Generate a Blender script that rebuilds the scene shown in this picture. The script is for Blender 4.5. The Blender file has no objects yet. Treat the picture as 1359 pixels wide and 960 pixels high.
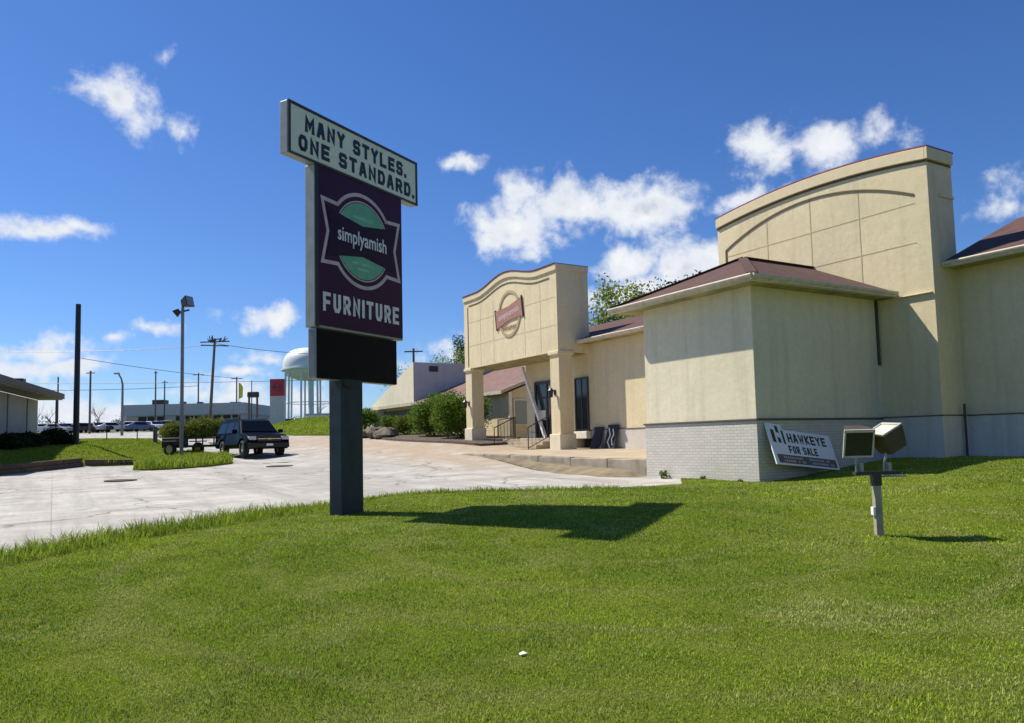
import bpy, bmesh, math, random
import numpy as np
from mathutils import Vector, Matrix
from mathutils.geometry import delaunay_2d_cdt

random.seed(7); RNG = np.random.default_rng(7)
SC = bpy.context.scene
COL = SC.collection
R = math.radians

# ------------------------------------------------------------------ layout frame
# eye at (0,0,1.5) looking +Y.  The store is laid out in local axes:
# x' = t (depth away from the street, along V), y' = s (along the facade, along U).
ANG = R(30.85)
U = np.array([-math.sin(ANG), math.cos(ANG)]); V = np.array([math.cos(ANG), math.sin(ANG)])
C0 = np.array([5.376, 17.0])
def W(s, t): return C0 + s*U + t*V
def ST(x, y):
    d = np.array([x, y])-C0
    return float(d@U), float(d@V)

def ss(a, b, x):
    t = np.clip((np.asarray(x, float)-a)/(b-a), 0, 1); return t*t*(3-2*t)
_gy = [-3000, -60, 0, 12.7, 27.7, 38, 45, 50, 90, 130, 250, 400, 9000]
_gz = [-1.5, -1.2, 0, .318, .69, .95, 1.32, 1.6, 3.25, 5.0, 8.6, 9.6, 9.6]
def g(Y):
    Y = np.asarray(Y, float); r = 0
    for d in (-3, -1.5, 0, 1.5, 3): r = r+np.interp(Y+d, _gy, _gz)
    return r/5
def H(x, y):
    x = np.asarray(x, float); y = np.asarray(y, float)
    z = g(y)
    z = z+.40*ss(5.2, 10.5, x)*ss(9, 16.5, y)*(1-ss(26, 40, y))+.25*ss(10.5, 22, x)*ss(9, 16.5, y)*(1-ss(26, 40, y))
    s = (x-C0[0])*U[0]+(y-C0[1])*U[1]; t = (x-C0[0])*V[0]+(y-C0[1])*V[1]
    z = z+(.32*ss(7, 13, s)*ss(-6, 1.5, t)+.34*ss(13, 21, s)*ss(-6, 5, t))*(1-ss(45, 70, s))
    z = z+1.15*ss(48, 68, y)*ss(-23, -17, x)*(1-ss(120, 180, y))
    z = z+.70*(1-ss(-22, -18.4, x))*ss(20, 27, y)*(1-ss(48, 62, y))
    # rolling lawn in front
    fl = (1-ss(9, 13, y))
    z = z+fl*(.025*np.sin(x*.55+y*.3)+.02*np.sin(y*.8-x*.35))*ss(0, 3, y)
    z = z+.018*np.clip(x+2.8, -1, 5.5)*ss(9.8, 13, y)*(1-ss(13.5, 17.5, y))-.04*ss(4, 8, y)*(1-ss(9, 12, y))*ss(-3, 0, x)*(1-ss(2, 3.8, x))
    return z
def Hs(x, y): return float(H(x, y))

# ------------------------------------------------------------------ tagging
def tag(o, label=None, cat=None, group=None, kind=None):
    if label: o['label'] = label
    if cat: o['category'] = cat
    if group: o['group'] = group
    if kind: o['kind'] = kind
    return o
def thing(name, label, cat, loc, rz=0.0, group=None):
    o = bpy.data.objects.new(name, None); COL.objects.link(o)
    o.empty_display_size = .2
    o.location = loc; o.rotation_euler = (0, 0, rz)
    return tag(o, label, cat, group)
def copy_tree(o, parent=None):
    c = o.copy(); COL.objects.link(c)
    if parent: c.parent = parent
    for ch in list(o.children): copy_tree(ch, c)
    return c

# ------------------------------------------------------------------ mesh builder
class MB:
    def __init__(s): s.v = []; s.f = []
    def add(s, vs, fs):
        n = len(s.v); s.v += [tuple(map(float, p)) for p in vs]; s.f += [tuple(i+n for i in f) for f in fs]
        return s
    def box(s, x0, x1, y0, y1, z0, z1, M=None):
        vs = [(x, y, z) for z in (z0, z1) for x, y in ((x0, y0), (x1, y0), (x1, y1), (x0, y1))]
        if M is not None: vs = [M @ Vector(p) for p in vs]
        return s.add(vs, [(3, 2, 1, 0), (4, 5, 6, 7), (0, 1, 5, 4), (1, 2, 6, 5), (2, 3, 7, 6), (3, 0, 4, 7)])
    def bar(s, a, b, w, h, up=(0, 0, 1)):
        a = Vector(a); b = Vector(b); d = (b-a); L = d.length; d.normalize()
        upv = Vector(up)
        if abs(d.dot(upv)) > .98: upv = Vector((0, 1, 0))
        sx = d.cross(upv).normalized(); uz = sx.cross(d)
        vs = [p+sx*i*w/2+uz*j*h/2 for p in (a, b) for i, j in ((-1, -1), (1, -1), (1, 1), (-1, 1))]
        return s.add(vs, [(3, 2, 1, 0), (4, 5, 6, 7), (0, 1, 5, 4), (1, 2, 6, 5), (2, 3, 7, 6), (3, 0, 4, 7)])
    def cyl(s, a, b, r0, r1=None, n=12, cap=True):
        r1 = r0 if r1 is None else r1
        a = Vector(a); b = Vector(b); d = (b-a).normalized()
        up = Vector((0, 0, 1)) if abs(d.z) < .95 else Vector((1, 0, 0))
        e = d.cross(up).normalized(); f = d.cross(e)
        vs = []
        for p, r in ((a, r0), (b, r1)):
            for k in range(n):
                q = 2*math.pi*k/n; vs.append(p+e*r*math.cos(q)+f*r*math.sin(q))
        fs = [(k, (k+1) % n, n+(k+1) % n, n+k) for k in range(n)]
        if cap: fs += [tuple(range(n-1, -1, -1)), tuple(range(n, 2*n))]
        return s.add(vs, fs)
    def tube(s, pts, rs, n=8):
        pts = [Vector(p) for p in pts]
        if not hasattr(rs, '__len__'): rs = [rs]*len(pts)
        vs = []; e = None
        for i, p in enumerate(pts):
            d = (pts[min(i+1, len(pts)-1)]-pts[max(i-1, 0)]).normalized()
            if e is None:
                up = Vector((0, 0, 1)) if abs(d.z) < .95 else Vector((1, 0, 0)); e = d.cross(up).normalized()
            e = (e-d*e.dot(d)).normalized(); f = d.cross(e)
            for k in range(n):
                q = 2*math.pi*k/n; vs.append(p+e*rs[i]*math.cos(q)+f*rs[i]*math.sin(q))
        fs = []
        for i in range(len(pts)-1):
            for k in range(n): fs.append((i*n+k, i*n+(k+1) % n, (i+1)*n+(k+1) % n, (i+1)*n+k))
        fs += [tuple(range(n-1, -1, -1)), tuple(range((len(pts)-1)*n, len(pts)*n))]
        return s.add(vs, fs)
    def prism(s, poly, f0, f1):
        """poly 2-D outline; f0/f1 map (a,b) to 3-D for both caps"""
        n = len(poly)
        vs = [f0(*p) for p in poly]+[f1(*p) for p in poly]
        return s.add(vs, [tuple(range(n-1, -1, -1)), tuple(range(n, 2*n))]+[(k, (k+1) % n, n+(k+1) % n, n+k) for k in range(n)])
    def lathe(s, prof, c=(0, 0, 0), n=32):
        vs = []; m = len(prof)
        for k in range(n):
            q = 2*math.pi*k/n
            for r, z in prof: vs.append((c[0]+r*math.cos(q), c[1]+r*math.sin(q), c[2]+z))
        fs = [(k*m+i, ((k+1) % n)*m+i, ((k+1) % n)*m+i+1, k*m+i+1) for k in range(n) for i in range(m-1)]
        return s.add(vs, fs)
    def build(s, name, mat, parent=None, loc=None, smooth=False, bevel=0, rz=0, seg=2):
        me = bpy.data.meshes.new(name); me.from_pydata(s.v, [], s.f); me.validate(); me.update()
        bm = bmesh.new(); bm.from_mesh(me); bmesh.ops.recalc_face_normals(bm, faces=bm.faces); bm.to_mesh(me); bm.free()
        if mat: me.materials.append(mat)
        if smooth: me.polygons.foreach_set('use_smooth', [True]*len(me.polygons))
        o = bpy.data.objects.new(name, me); COL.objects.link(o)
        if parent: o.parent = parent
        if loc is not None: o.location = loc
        if rz: o.rotation_euler = (0, 0, rz)
        if bevel:
            b = o.modifiers.new('edge', 'BEVEL'); b.width = bevel; b.segments = seg; b.limit_method = 'ANGLE'; b.angle_limit = R(40)
        return o

def mesh_np(name, verts, faces, mat, smooth=False, uvs=None):
    """verts (n,3) faces (m,k) numpy"""
    me = bpy.data.meshes.new(name); n = len(verts); m, k = faces.shape
    me.vertices.add(n); me.vertices.foreach_set('co', verts.astype(np.float32).ravel())
    me.loops.add(m*k); me.loops.foreach_set('vertex_index', faces.astype(np.int32).ravel())
    me.polygons.add(m); me.polygons.foreach_set('loop_start', np.arange(0, m*k, k, dtype=np.int32))
    me.update(calc_edges=True); me.validate()
    me.materials.append(mat)
    if smooth: me.polygons.foreach_set('use_smooth', [True]*m)
    o = bpy.data.objects.new(name, me); COL.objects.link(o); return o

# ------------------------------------------------------------------ materials
class NT:
    def __init__(s, name):
        s.m = bpy.data.materials.new(name); s.m.use_nodes = True; s.t = s.m.node_tree; s.n = s.t.nodes; s.l = s.t.links
        s.b = s.n['Principled BSDF']; s.out = s.n['Material Output']; s.tc = None
    def node(s, typ, **kw):
        x = s.n.new(typ)
        for k, v in kw.items(): setattr(x, k, v)
        return x
    def link(s, a, b): s.l.new(a, b)
    def co(s, kind='Object', scale=(1, 1, 1), rot=(0, 0, 0)):
        if s.tc is None: s.tc = s.node('ShaderNodeTexCoord')
        mp = s.node('ShaderNodeMapping'); mp.inputs['Scale'].default_value = scale; mp.inputs['Rotation'].default_value = rot
        s.link(s.tc.outputs[kind], mp.inputs['Vector']); return mp.outputs[0]
    def pos(s, scale=(1, 1, 1)):
        ge = s.node('ShaderNodeNewGeometry'); mp = s.node('ShaderNodeMapping'); mp.inputs['Scale'].default_value = scale
        s.link(ge.outputs['Position'], mp.inputs['Vector']); return mp.outputs[0]
    def noise(s, vec, scale, detail=4, rough=.55, dist=0):
        x = s.node('ShaderNodeTexNoise'); x.inputs['Scale'].default_value = scale; x.inputs['Detail'].default_value = detail
        x.inputs['Roughness'].default_value = rough; x.inputs['Distortion'].default_value = dist
        s.link(vec, x.inputs['Vector']); return x.outputs['Fac']
    def ramp(s, fac, stops, interp='LINEAR'):
        x = s.node('ShaderNodeValToRGB'); cr = x.color_ramp; cr.interpolation = interp
        while len(cr.elements) < len(stops): cr.elements.new(.5)
        for e, (p, c) in zip(cr.elements, stops):
            e.position = p; e.color = (c, c, c, 1) if not hasattr(c, '__len__') else (*c, 1)
        s.link(fac, x.inputs[0]); return x.outputs[0]
    def mix(s, fac, a, b, mode='MIX'):
        x = s.node('ShaderNodeMix', data_type='RGBA', blend_type=mode)
        for val, i in ((fac, 0), (a, 6), (b, 7)):
            if hasattr(val, 'links'): s.link(val, x.inputs[i])
            elif hasattr(val, '__len__'): x.inputs[i].default_value = (*val, 1)
            else: x.inputs[i].default_value = val if i == 0 else (val, val, val, 1)
        return x.outputs[2]
    def math(s, op, a, b=None, c=None):
        x = s.node('ShaderNodeMath', operation=op)
        for i, val in enumerate((a, b, c)):
            if val is None: continue
            if hasattr(val, 'links'): s.link(val, x.inputs[i])
            else: x.inputs[i].default_value = val
        return x.outputs[0]
    def sep(s, vec):
        x = s.node('ShaderNodeSeparateXYZ'); s.link(vec, x.inputs[0]); return x.outputs
    def comb(s, a, b, c=0):
        x = s.node('ShaderNodeCombineXYZ')
        for i, val in enumerate((a, b, c)):
            if hasattr(val, 'links'): s.link(val, x.inputs[i])
            else: x.inputs[i].default_value = val
        return x.outputs[0]
    def color(s, c):
        if hasattr(c, 'links'): s.link(c, s.b.inputs['Base Color'])
        else: s.b.inputs['Base Color'].default_value = (*c, 1)
    def rough(s, r):
        if hasattr(r, 'links'): s.link(r, s.b.inputs['Roughness'])
        else: s.b.inputs['Roughness'].default_value = r
    def bump(s, h, strength=.3, dist=.02):
        x = s.node('ShaderNodeBump'); x.inputs['Strength'].default_value = strength; x.inputs['Distance'].default_value = dist
        s.link(h, x.inputs['Height']); s.link(x.outputs[0], s.b.inputs['Normal']); return x
    def set(s, **kw):
        for k, v in kw.items(): s.b.inputs[k].default_value = v

def plain(name, c, rough=.5, metal=0, var=.15, scale=6, coat=0, bump=0, spec=.4):
    t = NT(name); n = t.noise(t.co(), scale, 5)
    col = t.mix(t.ramp(n, [(.3, 0.), (.7, 1.)]), tuple(x*(1-var) for x in c), tuple(min(1, x*(1+var)) for x in c))
    t.color(col); t.rough(t.ramp(n, [(.2, max(0, rough-.08)), (.8, min(1, rough+.08))])); t.set(Metallic=metal)
    t.set(**{'Specular IOR Level': spec})
    if coat: t.set(**{'Coat Weight': coat, 'Coat Roughness': .08})
    if bump: t.bump(t.noise(t.co(), scale*20, 3), .3, bump)
    return t.m

def stucco(name, c, dirt=.35):
    t = NT(name); p = t.co()
    big = t.noise(p, .45, 5, .6); fine = t.noise(p, 7, 8, .78)
    st = t.noise(t.co(scale=(1.9, 1.9, .12)), 1.6, 5, .65)
    z = t.sep(t.co())[2]
    col = t.mix(t.ramp(big, [(.3, 0.), (.7, 1.)]), tuple(x*.93 for x in c), tuple(min(1, x*1.12) for x in c))
    col = t.mix(t.ramp(fine, [(.32, 0.), (.68, .5)]), col, tuple(x*.70 for x in c))
    col = t.mix(t.ramp(st, [(.50, 0.), (.74, dirt)]), col, (c[0]*.58, c[1]*.56, c[2]*.52))
    # splash dirt and rust low on the walls
    low = t.ramp(t.math('ADD', z, t.math('MULTIPLY', fine, .5)), [(.0, 0.), (.1, 0.), (1., 0.)])
    t.color(col); t.rough(.9)
    h = t.math('ADD', t.noise(p, 60, 4, .7), t.math('MULTIPLY', t.noise(p, 3, 3), 1.2))
    t.bump(h, .5, .02)
    return t.m

def shingle(name, c):
    t = NT(name); p = t.co(); z = t.sep(p)
    course = t.math('FRACT', t.math('MULTIPLY', z[2], 14.0))
    along = t.math('ADD', t.math('MULTIPLY', z[0], 1.0), z[1])
    cell = t.node('ShaderNodeTexWhiteNoise', noise_dimensions='2D')
    t.link(t.comb(t.math('FLOOR', t.math('MULTIPLY', along, 4.5)), t.math('FLOOR', t.math('MULTIPLY', z[2], 14.0))), cell.inputs['Vector'])
    big = t.noise(p, .6, 4)
    col = t.mix(cell.outputs['Value'], tuple(x*.7 for x in c), tuple(x*1.25 for x in c))
    col = t.mix(t.ramp(big, [(.3, 0.), (.75, .5)]), col, (c[0]*.9, c[1]*1.05, c[2]*1.1))
    col = t.mix(t.ramp(course, [(0., .55), (.18, 0.)]), col, tuple(x*.35 for x in c))
    t.color(col); t.rough(.9)
    t.bump(t.math('ADD', course, t.noise(p, 90, 3)), .35, .012)
    return t.m

def brick(name, c, mortar, bw=.205, bh=.068):
    t = NT(name); z = t.sep(t.co())
    b = t.node('ShaderNodeTexBrick'); b.offset = .5
    t.link(t.comb(t.math('ADD', z[0], z[1]), z[2]), b.inputs['Vector'])
    b.inputs['Scale'].default_value = 1; b.inputs['Brick Width'].default_value = bw; b.inputs['Row Height'].default_value = bh
    b.inputs['Mortar Size'].default_value = .006; b.inputs['Mortar Smooth'].default_value = .3; b.inputs['Bias'].default_value = 0
    b.inputs['Color1'].default_value = (*[x*.93 for x in c], 1); b.inputs['Color2'].default_value = (*[x*1.05 for x in c], 1)
    b.inputs['Mortar'].default_value = (*mortar, 1)
    n = t.noise(t.co(), 1.3, 5, .65)
    col = t.mix(t.ramp(n, [(.45, 0.), (.8, .3)]), b.outputs['Color'], (c[0]*.78, c[1]*.72, c[2]*.52))
    t.color(col); t.rough(.85); t.bump(t.math('SUBTRACT', 1, b.outputs['Fac']), .5, .008)
    return t.m

def foliage(name, c1, c2, trans=.35):
    t = NT(name); n = t.noise(t.pos(), .9, 4); n2 = t.noise(t.pos(), 14, 2)
    col = t.mix(t.ramp(n, [(.3, 0.), (.7, 1.)]), c1, c2)
    col = t.mix(t.ramp(n2, [(.3, 0.), (.7, .5)]), col, tuple(x*1.35 for x in c2))
    t.color(col); t.rough(.7); t.set(**{'Specular IOR Level': .12})
    tr = t.node('ShaderNodeBsdfTranslucent'); t.link(col, tr.inputs[0])
    mx = t.node('ShaderNodeMixShader'); mx.inputs[0].default_value = trans
    t.link(t.b.outputs[0], mx.inputs[1]); t.link(tr.outputs[0], mx.inputs[2]); t.link(mx.outputs[0], t.out.inputs['Surface'])
    return t.m

def concrete_lot():
    t = NT('worn concrete'); p = t.pos()
    rot = t.node('ShaderNodeMapping'); rot.inputs['Rotation'].default_value = (0, 0, -ANG)
    ge = t.node('ShaderNodeNewGeometry'); t.link(ge.outputs['Position'], rot.inputs['Vector'])
    q = rot.outputs[0]
    c = (.53, .505, .455)
    big = t.noise(p, .16, 6, .62); mid = t.noise(p, 1.1, 7, .65, .4); fine = t.noise(p, 22, 5, .7)
    col = t.mix(t.ramp(big, [(.3, 0.), (.7, 1.)]), (.40, .385, .35), (.56, .54, .495))
    col = t.mix(t.ramp(mid, [(.42, .0), (.66, .75)]), col, (.27, .25, .22))
    col = t.mix(t.ramp(fine, [(.35, .0), (.75, .35)]), col, (.30, .28, .25))
    # long streaks left by traffic and runoff along the drive
    s1 = t.node('ShaderNodeMapping'); s1.inputs['Scale'].default_value = (1.0, .07, 1); t.link(q, s1.inputs['Vector'])
    stk = t.noise(s1.outputs[0], 1.4, 6, .7)
    col = t.mix(t.ramp(stk, [(.46, 0.), (.66, .65)]), col, (.25, .235, .21))
    s2 = t.node('ShaderNodeMapping'); s2.inputs['Scale'].default_value = (.09, 1.0, 1); s2.inputs['Location'].default_value = (7, 3, 0); t.link(q, s2.inputs['Vector'])
    stk2 = t.noise(s2.outputs[0], 1.1, 6, .7)
    col = t.mix(t.ramp(stk2, [(.48, 0.), (.68, .6)]), col, (.26, .235, .20))
    # cracks
    vo = t.node('ShaderNodeTexVoronoi', feature='DISTANCE_TO_EDGE'); vo.inputs['Scale'].default_value = .33
    dm = t.node('ShaderNodeVectorMath', operation='ADD'); t.link(p, dm.inputs[0])
    nz = t.node('ShaderNodeTexNoise'); nz.inputs['Scale'].default_value = 1.2; nz.inputs['Detail'].default_value = 6; t.link(p, nz.inputs['Vector'])
    sc = t.node('ShaderNodeVectorMath', operation='SCALE'); sc.inputs['Scale'].default_value = 1.1; t.link(nz.outputs['Color'], sc.inputs[0])
    t.link(sc.outputs[0], dm.inputs[1]); t.link(dm.outputs[0], vo.inputs['Vector'])
    cr = t.ramp(vo.outputs['Distance'], [(0., 1.), (.018, 0.)])
    crm = t.math('MULTIPLY', cr, t.ramp(t.noise(p, .25, 3), [(.40, 0.), (.55, .9)]))
    col = t.mix(crm, col, (.10, .095, .075))
    # slab joints every 4.5 m
    def joint(ax, per):
        x = t.sep(q)[ax]; f = t.math('FRACT', t.math('DIVIDE', x, per))
        return t.ramp(t.math('ABSOLUTE', t.math('SUBTRACT', f, .5)), [(.4965, 0.), (.4985, .55)])
    col = t.mix(joint(0, 4.5), col, (.15, .14, .12)); col = t.mix(joint(1, 6.1), col, (.15, .14, .12))
    # tan dirt washed out along the store front
    xyz = t.sep(q)
    o = V@C0; o2 = U@C0
    tt = t.math('SUBTRACT', xyz[0], float(o)); sv = t.math('SUBTRACT', xyz[1], float(o2))
    def band(v, a, b, c_, d):
        x = t.node('ShaderNodeMapRange', interpolation_type='SMOOTHSTEP'); x.inputs[1].default_value = a; x.inputs[2].default_value = b; t.link(v, x.inputs[0])
        y = t.node('ShaderNodeMapRange', interpolation_type='SMOOTHSTEP'); y.inputs[1].default_value = d; y.inputs[2].default_value = c_; t.link(v, y.inputs[0])
        return t.math('MULTIPLY', x.outputs[0], y.outputs[0])
    tn = t.math('ADD', tt, t.math('MULTIPLY', t.math('SUBTRACT', mid, .5), 2.5))
    dm2 = t.math('MULTIPLY', band(tn, -3.6, -.6, 8, 12), band(sv, 6, 12, 34, 42))
    col = t.mix(t.math('MULTIPLY', dm2, t.ramp(mid, [(.36, .25), (.56, .95)])), col, (.36, .27, .18))
    t.color(col); t.rough(.88)
    t.bump(t.math('SUBTRACT', t.math('ADD', fine, t.math('MULTIPLY', mid, .6)), t.math('MULTIPLY', cr, 1.5)), .35, .012)
    return t.m

def lawn_mat(name):
    t = NT(name); p = t.pos()
    big = t.noise(p, .22, 5, .6); mid = t.noise(p, 1.6, 6, .65, .3); fine = t.noise(p, 26, 5, .75); vf = t.noise(p, 110, 3, .7)
    col = t.mix(t.ramp(big, [(.3, 0.), (.7, 1.)]), (.140, .200, .020), (.235, .285, .034))
    col = t.mix(t.ramp(mid, [(.42, 0.), (.72, .6)]), col, (.32, .32, .09))
    col = t.mix(t.ramp(fine, [(.35, 0.), (.7, .7)]), col, (.065, .100, .012))
    col = t.mix(t.ramp(vf, [(.55, 0.), (.75, .5)]), col, (.24, .23, .10))
    t.color(col); t.rough(.95); t.set(**{'Specular IOR Level': 0.0})
    t.bump(t.math('ADD', fine, t.math('MULTIPLY', vf, .7)), .8, .05)
    return t.m

def blade_mat(name, boost=1.0):
    """colour varies over the ground in patches: mower wheel tracks, dry tips, clover"""
    t = NT(name); p = t.pos(); pf = t.pos((1, 1, 0))
    big = t.noise(pf, .25, 5, .6); mid = t.noise(pf, 1.5, 5, .62, .4); sm = t.noise(pf, 9, 3, .6)
    inf = t.node('ShaderNodeAttribute', attribute_name='rnd')
    base = t.mix(t.ramp(big, [(.38, 0.), (.62, 1.)]), (.135, .235, .014), (.350, .455, .034))
    base = t.mix(t.ramp(mid, [(.48, 0.), (.66, .75)]), base, (.105, .180, .014))
    # pale, thin areas of dry grass
    dry = t.noise(pf, .55, 6, .7, .8)
    base = t.mix(t.ramp(dry, [(.52, 0.), (.66, .75)]), base, (.54, .52, .22))
    # curved mower tracks round the end of the lawn
    d = t.node('ShaderNodeVectorMath', operation='DISTANCE'); t.link(pf, d.inputs[0]); d.inputs[1].default_value = (1.2, 9.5, 0)
    wav = t.math('SINE', t.math('ADD', t.math('MULTIPLY', d.outputs['Value'], 4.6), t.math('MULTIPLY', mid, 3)))
    base = t.mix(t.ramp(wav, [(.80, 0.), (1., .6)]), base, (.38, .37, .15))
    base = t.mix(t.math('MULTIPLY', inf.outputs['Fac'], .55), base, (.32, .40, .06))
    vr = t.ramp(t.math('FRACT', t.math('MULTIPLY', inf.outputs['Fac'], 17.3)), [(0., .5), (.5, 1.0), (1., 1.6)])
    base = t.mix(1.0, base, vr, 'MULTIPLY')
    base = t.mix(t.ramp(inf.outputs['Fac'], [(.90, 0.), (.94, .85)]), base, (.46, .41, .23))
    t.color(base); t.rough(.7); t.set(**{'Specular IOR Level': .06})
    tr = t.node('ShaderNodeBsdfTranslucent'); t.link(base, tr.inputs[0])
    mx = t.node('ShaderNodeMixShader'); mx.inputs[0].default_value = .35
    t.link(t.b.outputs[0], mx.inputs[1]); t.link(tr.outputs[0], mx.inputs[2]); t.link(mx.outputs[0], t.out.inputs['Surface'])
    return t.m

def glass(name, c=(.02, .025, .03), rough=.06, spec=.5):
    t = NT(name); t.color(c); t.rough(rough); t.set(**{'Specular IOR Level': spec}); return t.m

M = dict(
    stucco=stucco('cream stucco', (.70, .60, .385)),
    stucco_lt=stucco('pale stucco', (.73, .66, .48), .4),
    trim=plain('stucco moulding', (.64, .54, .35), .85, var=.06),
    painted_shadow=plain('moulding groove', (.12, .095, .05), .9),  # dark colour stands in for the shadow line of a recess
    base_paint=stucco('off white painted base', (.60, .56, .49), .55),
    drip=plain('dark drip edge', (.10, .085, .065), .7),
    shingle=shingle('maroon shingles', (.095, .043, .034)),
    shingle_far=shingle('faded maroon shingles', (.20, .110, .092)),
    coping=plain('maroon metal coping', (.20, .045, .05), .4),
    brick=brick('painted grey brick', (.54, .51, .46), (.36, .34, .30)),
    gutter=plain('weathered gutter', (.50, .44, .34), .6, var=.2),
    soffit=plain('mildewed soffit', (.30, .275, .13), .8, var=.4, scale=2.2),
    white=plain('white paint', (.78, .78, .75), .5),
    cream_paint=plain('cream paint', (.74, .70, .58), .6),
    black=plain('black paint', (.018, .018, .02), .45),
    ledglass=plain('black display screen', (.004, .004, .005), .6, spec=.12),
    postpaint=plain('dark teal grey paint', (.030, .046, .054), .6, var=.25, scale=3, spec=.2),
    signgrey=plain('grey sign metal', (.30, .325, .315), .45, var=.12),
    signface=plain('cream sign face', (.70, .70, .55), .3, var=.04),
    purple=plain('purple sign face', (.046, .011, .040), .4, var=.15, scale=1.5, spec=.15),
    purple_dk=plain('dark purple banner', (.026, .007, .026), .4, spec=.15),
    green=plain('mint green sign panel', (.15, .40, .26), .4, var=.12, scale=5, spec=.2),
    greenlt=plain('pale mint lettering', (.22, .52, .34), .3),
    lilac=plain('pale pinkish outline', (.55, .42, .43), .35),
    letterw=plain('pale sign lettering', (.72, .70, .72), .35),
    letterk=plain('black lettering', (.02, .02, .022), .4),
    metal=plain('galvanised metal', (.30, .30, .29), .45, .6),
    darkmetal=plain('dark bronze metal', (.05, .045, .042), .45, .3),
    polegrey=plain('grey pole paint', (.16, .17, .18), .5),
    wood=plain('weathered wood pole', (.13, .105, .085), .9, var=.3),
    timber=plain('landscape timber', (.10, .065, .045), .9, var=.35, scale=3),
    glass=glass('dark glass'), glass_lt=glass('pale window', (.20, .24, .27), .1),
    carpaint=plain('blue black car paint', (.004, .005, .008), .35, 0, .05, coat=.02, spec=.03),
    cartrim=plain('black car plastic', (.015, .015, .016), .5),
    carglass=glass('car glass', (.008, .012, .022), .1, .06),
    headl=plain('clear headlight', (.45, .46, .47), .12),
    chrome=plain('chrome', (.55, .55, .56), .2, .9),
    tyre=plain('tyre rubber', (.022, .022, .022), .85),
    rim=plain('alloy rim', (.55, .55, .55), .35, .7),
    concrete=plain('sidewalk concrete', (.40, .325, .23), .9, var=.2, scale=1.5, bump=.004),
    curb=plain('worn curb concrete', (.30, .26, .20), .9, var=.35, scale=2, bump=.005),
    dirt=plain('bare dirt', (.20, .16, .10), .95, var=.4, scale=2, bump=.02),
    lot=concrete_lot(), lawn=lawn_mat('lawn soil and thatch'), blade=blade_mat('mown grass blades'),
    tall=foliage('tall grass', (.15, .22, .020), (.27, .34, .04), .4),
    earth=plain('distant grassland', (.075, .10, .03), .95, var=.35, scale=.06),
    bush=foliage('shrub leaves', (.060, .120, .014), (.140, .220, .028)),
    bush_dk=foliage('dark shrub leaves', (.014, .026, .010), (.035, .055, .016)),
    bush_yl=foliage('yellow green shrub leaves', (.08, .105, .016), (.15, .18, .028)),
    leaf=foliage('spring leaves', (.14, .20, .04), (.26, .31, .08), .5),
    leaf_dk=foliage('conifer leaves', (.025, .05, .018), (.055, .09, .025)),
    bark=plain('bark', (.11, .085, .065), .95, var=.3),
    twig=plain('bare twigs', (.16, .13, .11), .95, var=.25),
    tower=plain('water tower paint', (.70, .74, .72), .45, var=.05),
    deal=plain('grey white cladding', (.50, .49, .49), .7, var=.08),
    red=plain('red sign face', (.36, .022, .035), .35), redrust=plain('rust red emblem', (.33, .165, .125), .85),
    tanring=plain('tan emblem ring', (.40, .31, .18), .8),
    stone=plain('brown stone', (.14, .115, .085), .9, var=.4, scale=4, bump=.02),
    reflect_brown=plain('brown window reflection', (.22, .085, .04), .6, var=.3),  # brown of a reflection, put into the colour
    wallgrey=stucco('grey painted wall', (.47, .45, .42), .35),
    shadeside=stucco('painted shade on parapet', (.55, .53, .52), .3),  # shade on the parapet side, put into the wall colour
    darkroof=plain('dark roof edge', (.07, .06, .055), .8),
    rust=plain('rusted iron', (.05, .035, .028), .8, var=.3),
    banner=plain('white vinyl banner', (.74, .77, .80), .45, var=.04),
    woods=foliage('leafless woods', (.16, .15, .14), (.22, .20, .18), .2),
    flagyl=foliage('feather flag cloth', (.45, .50, .05), (.55, .6, .1), .4),
)

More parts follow.
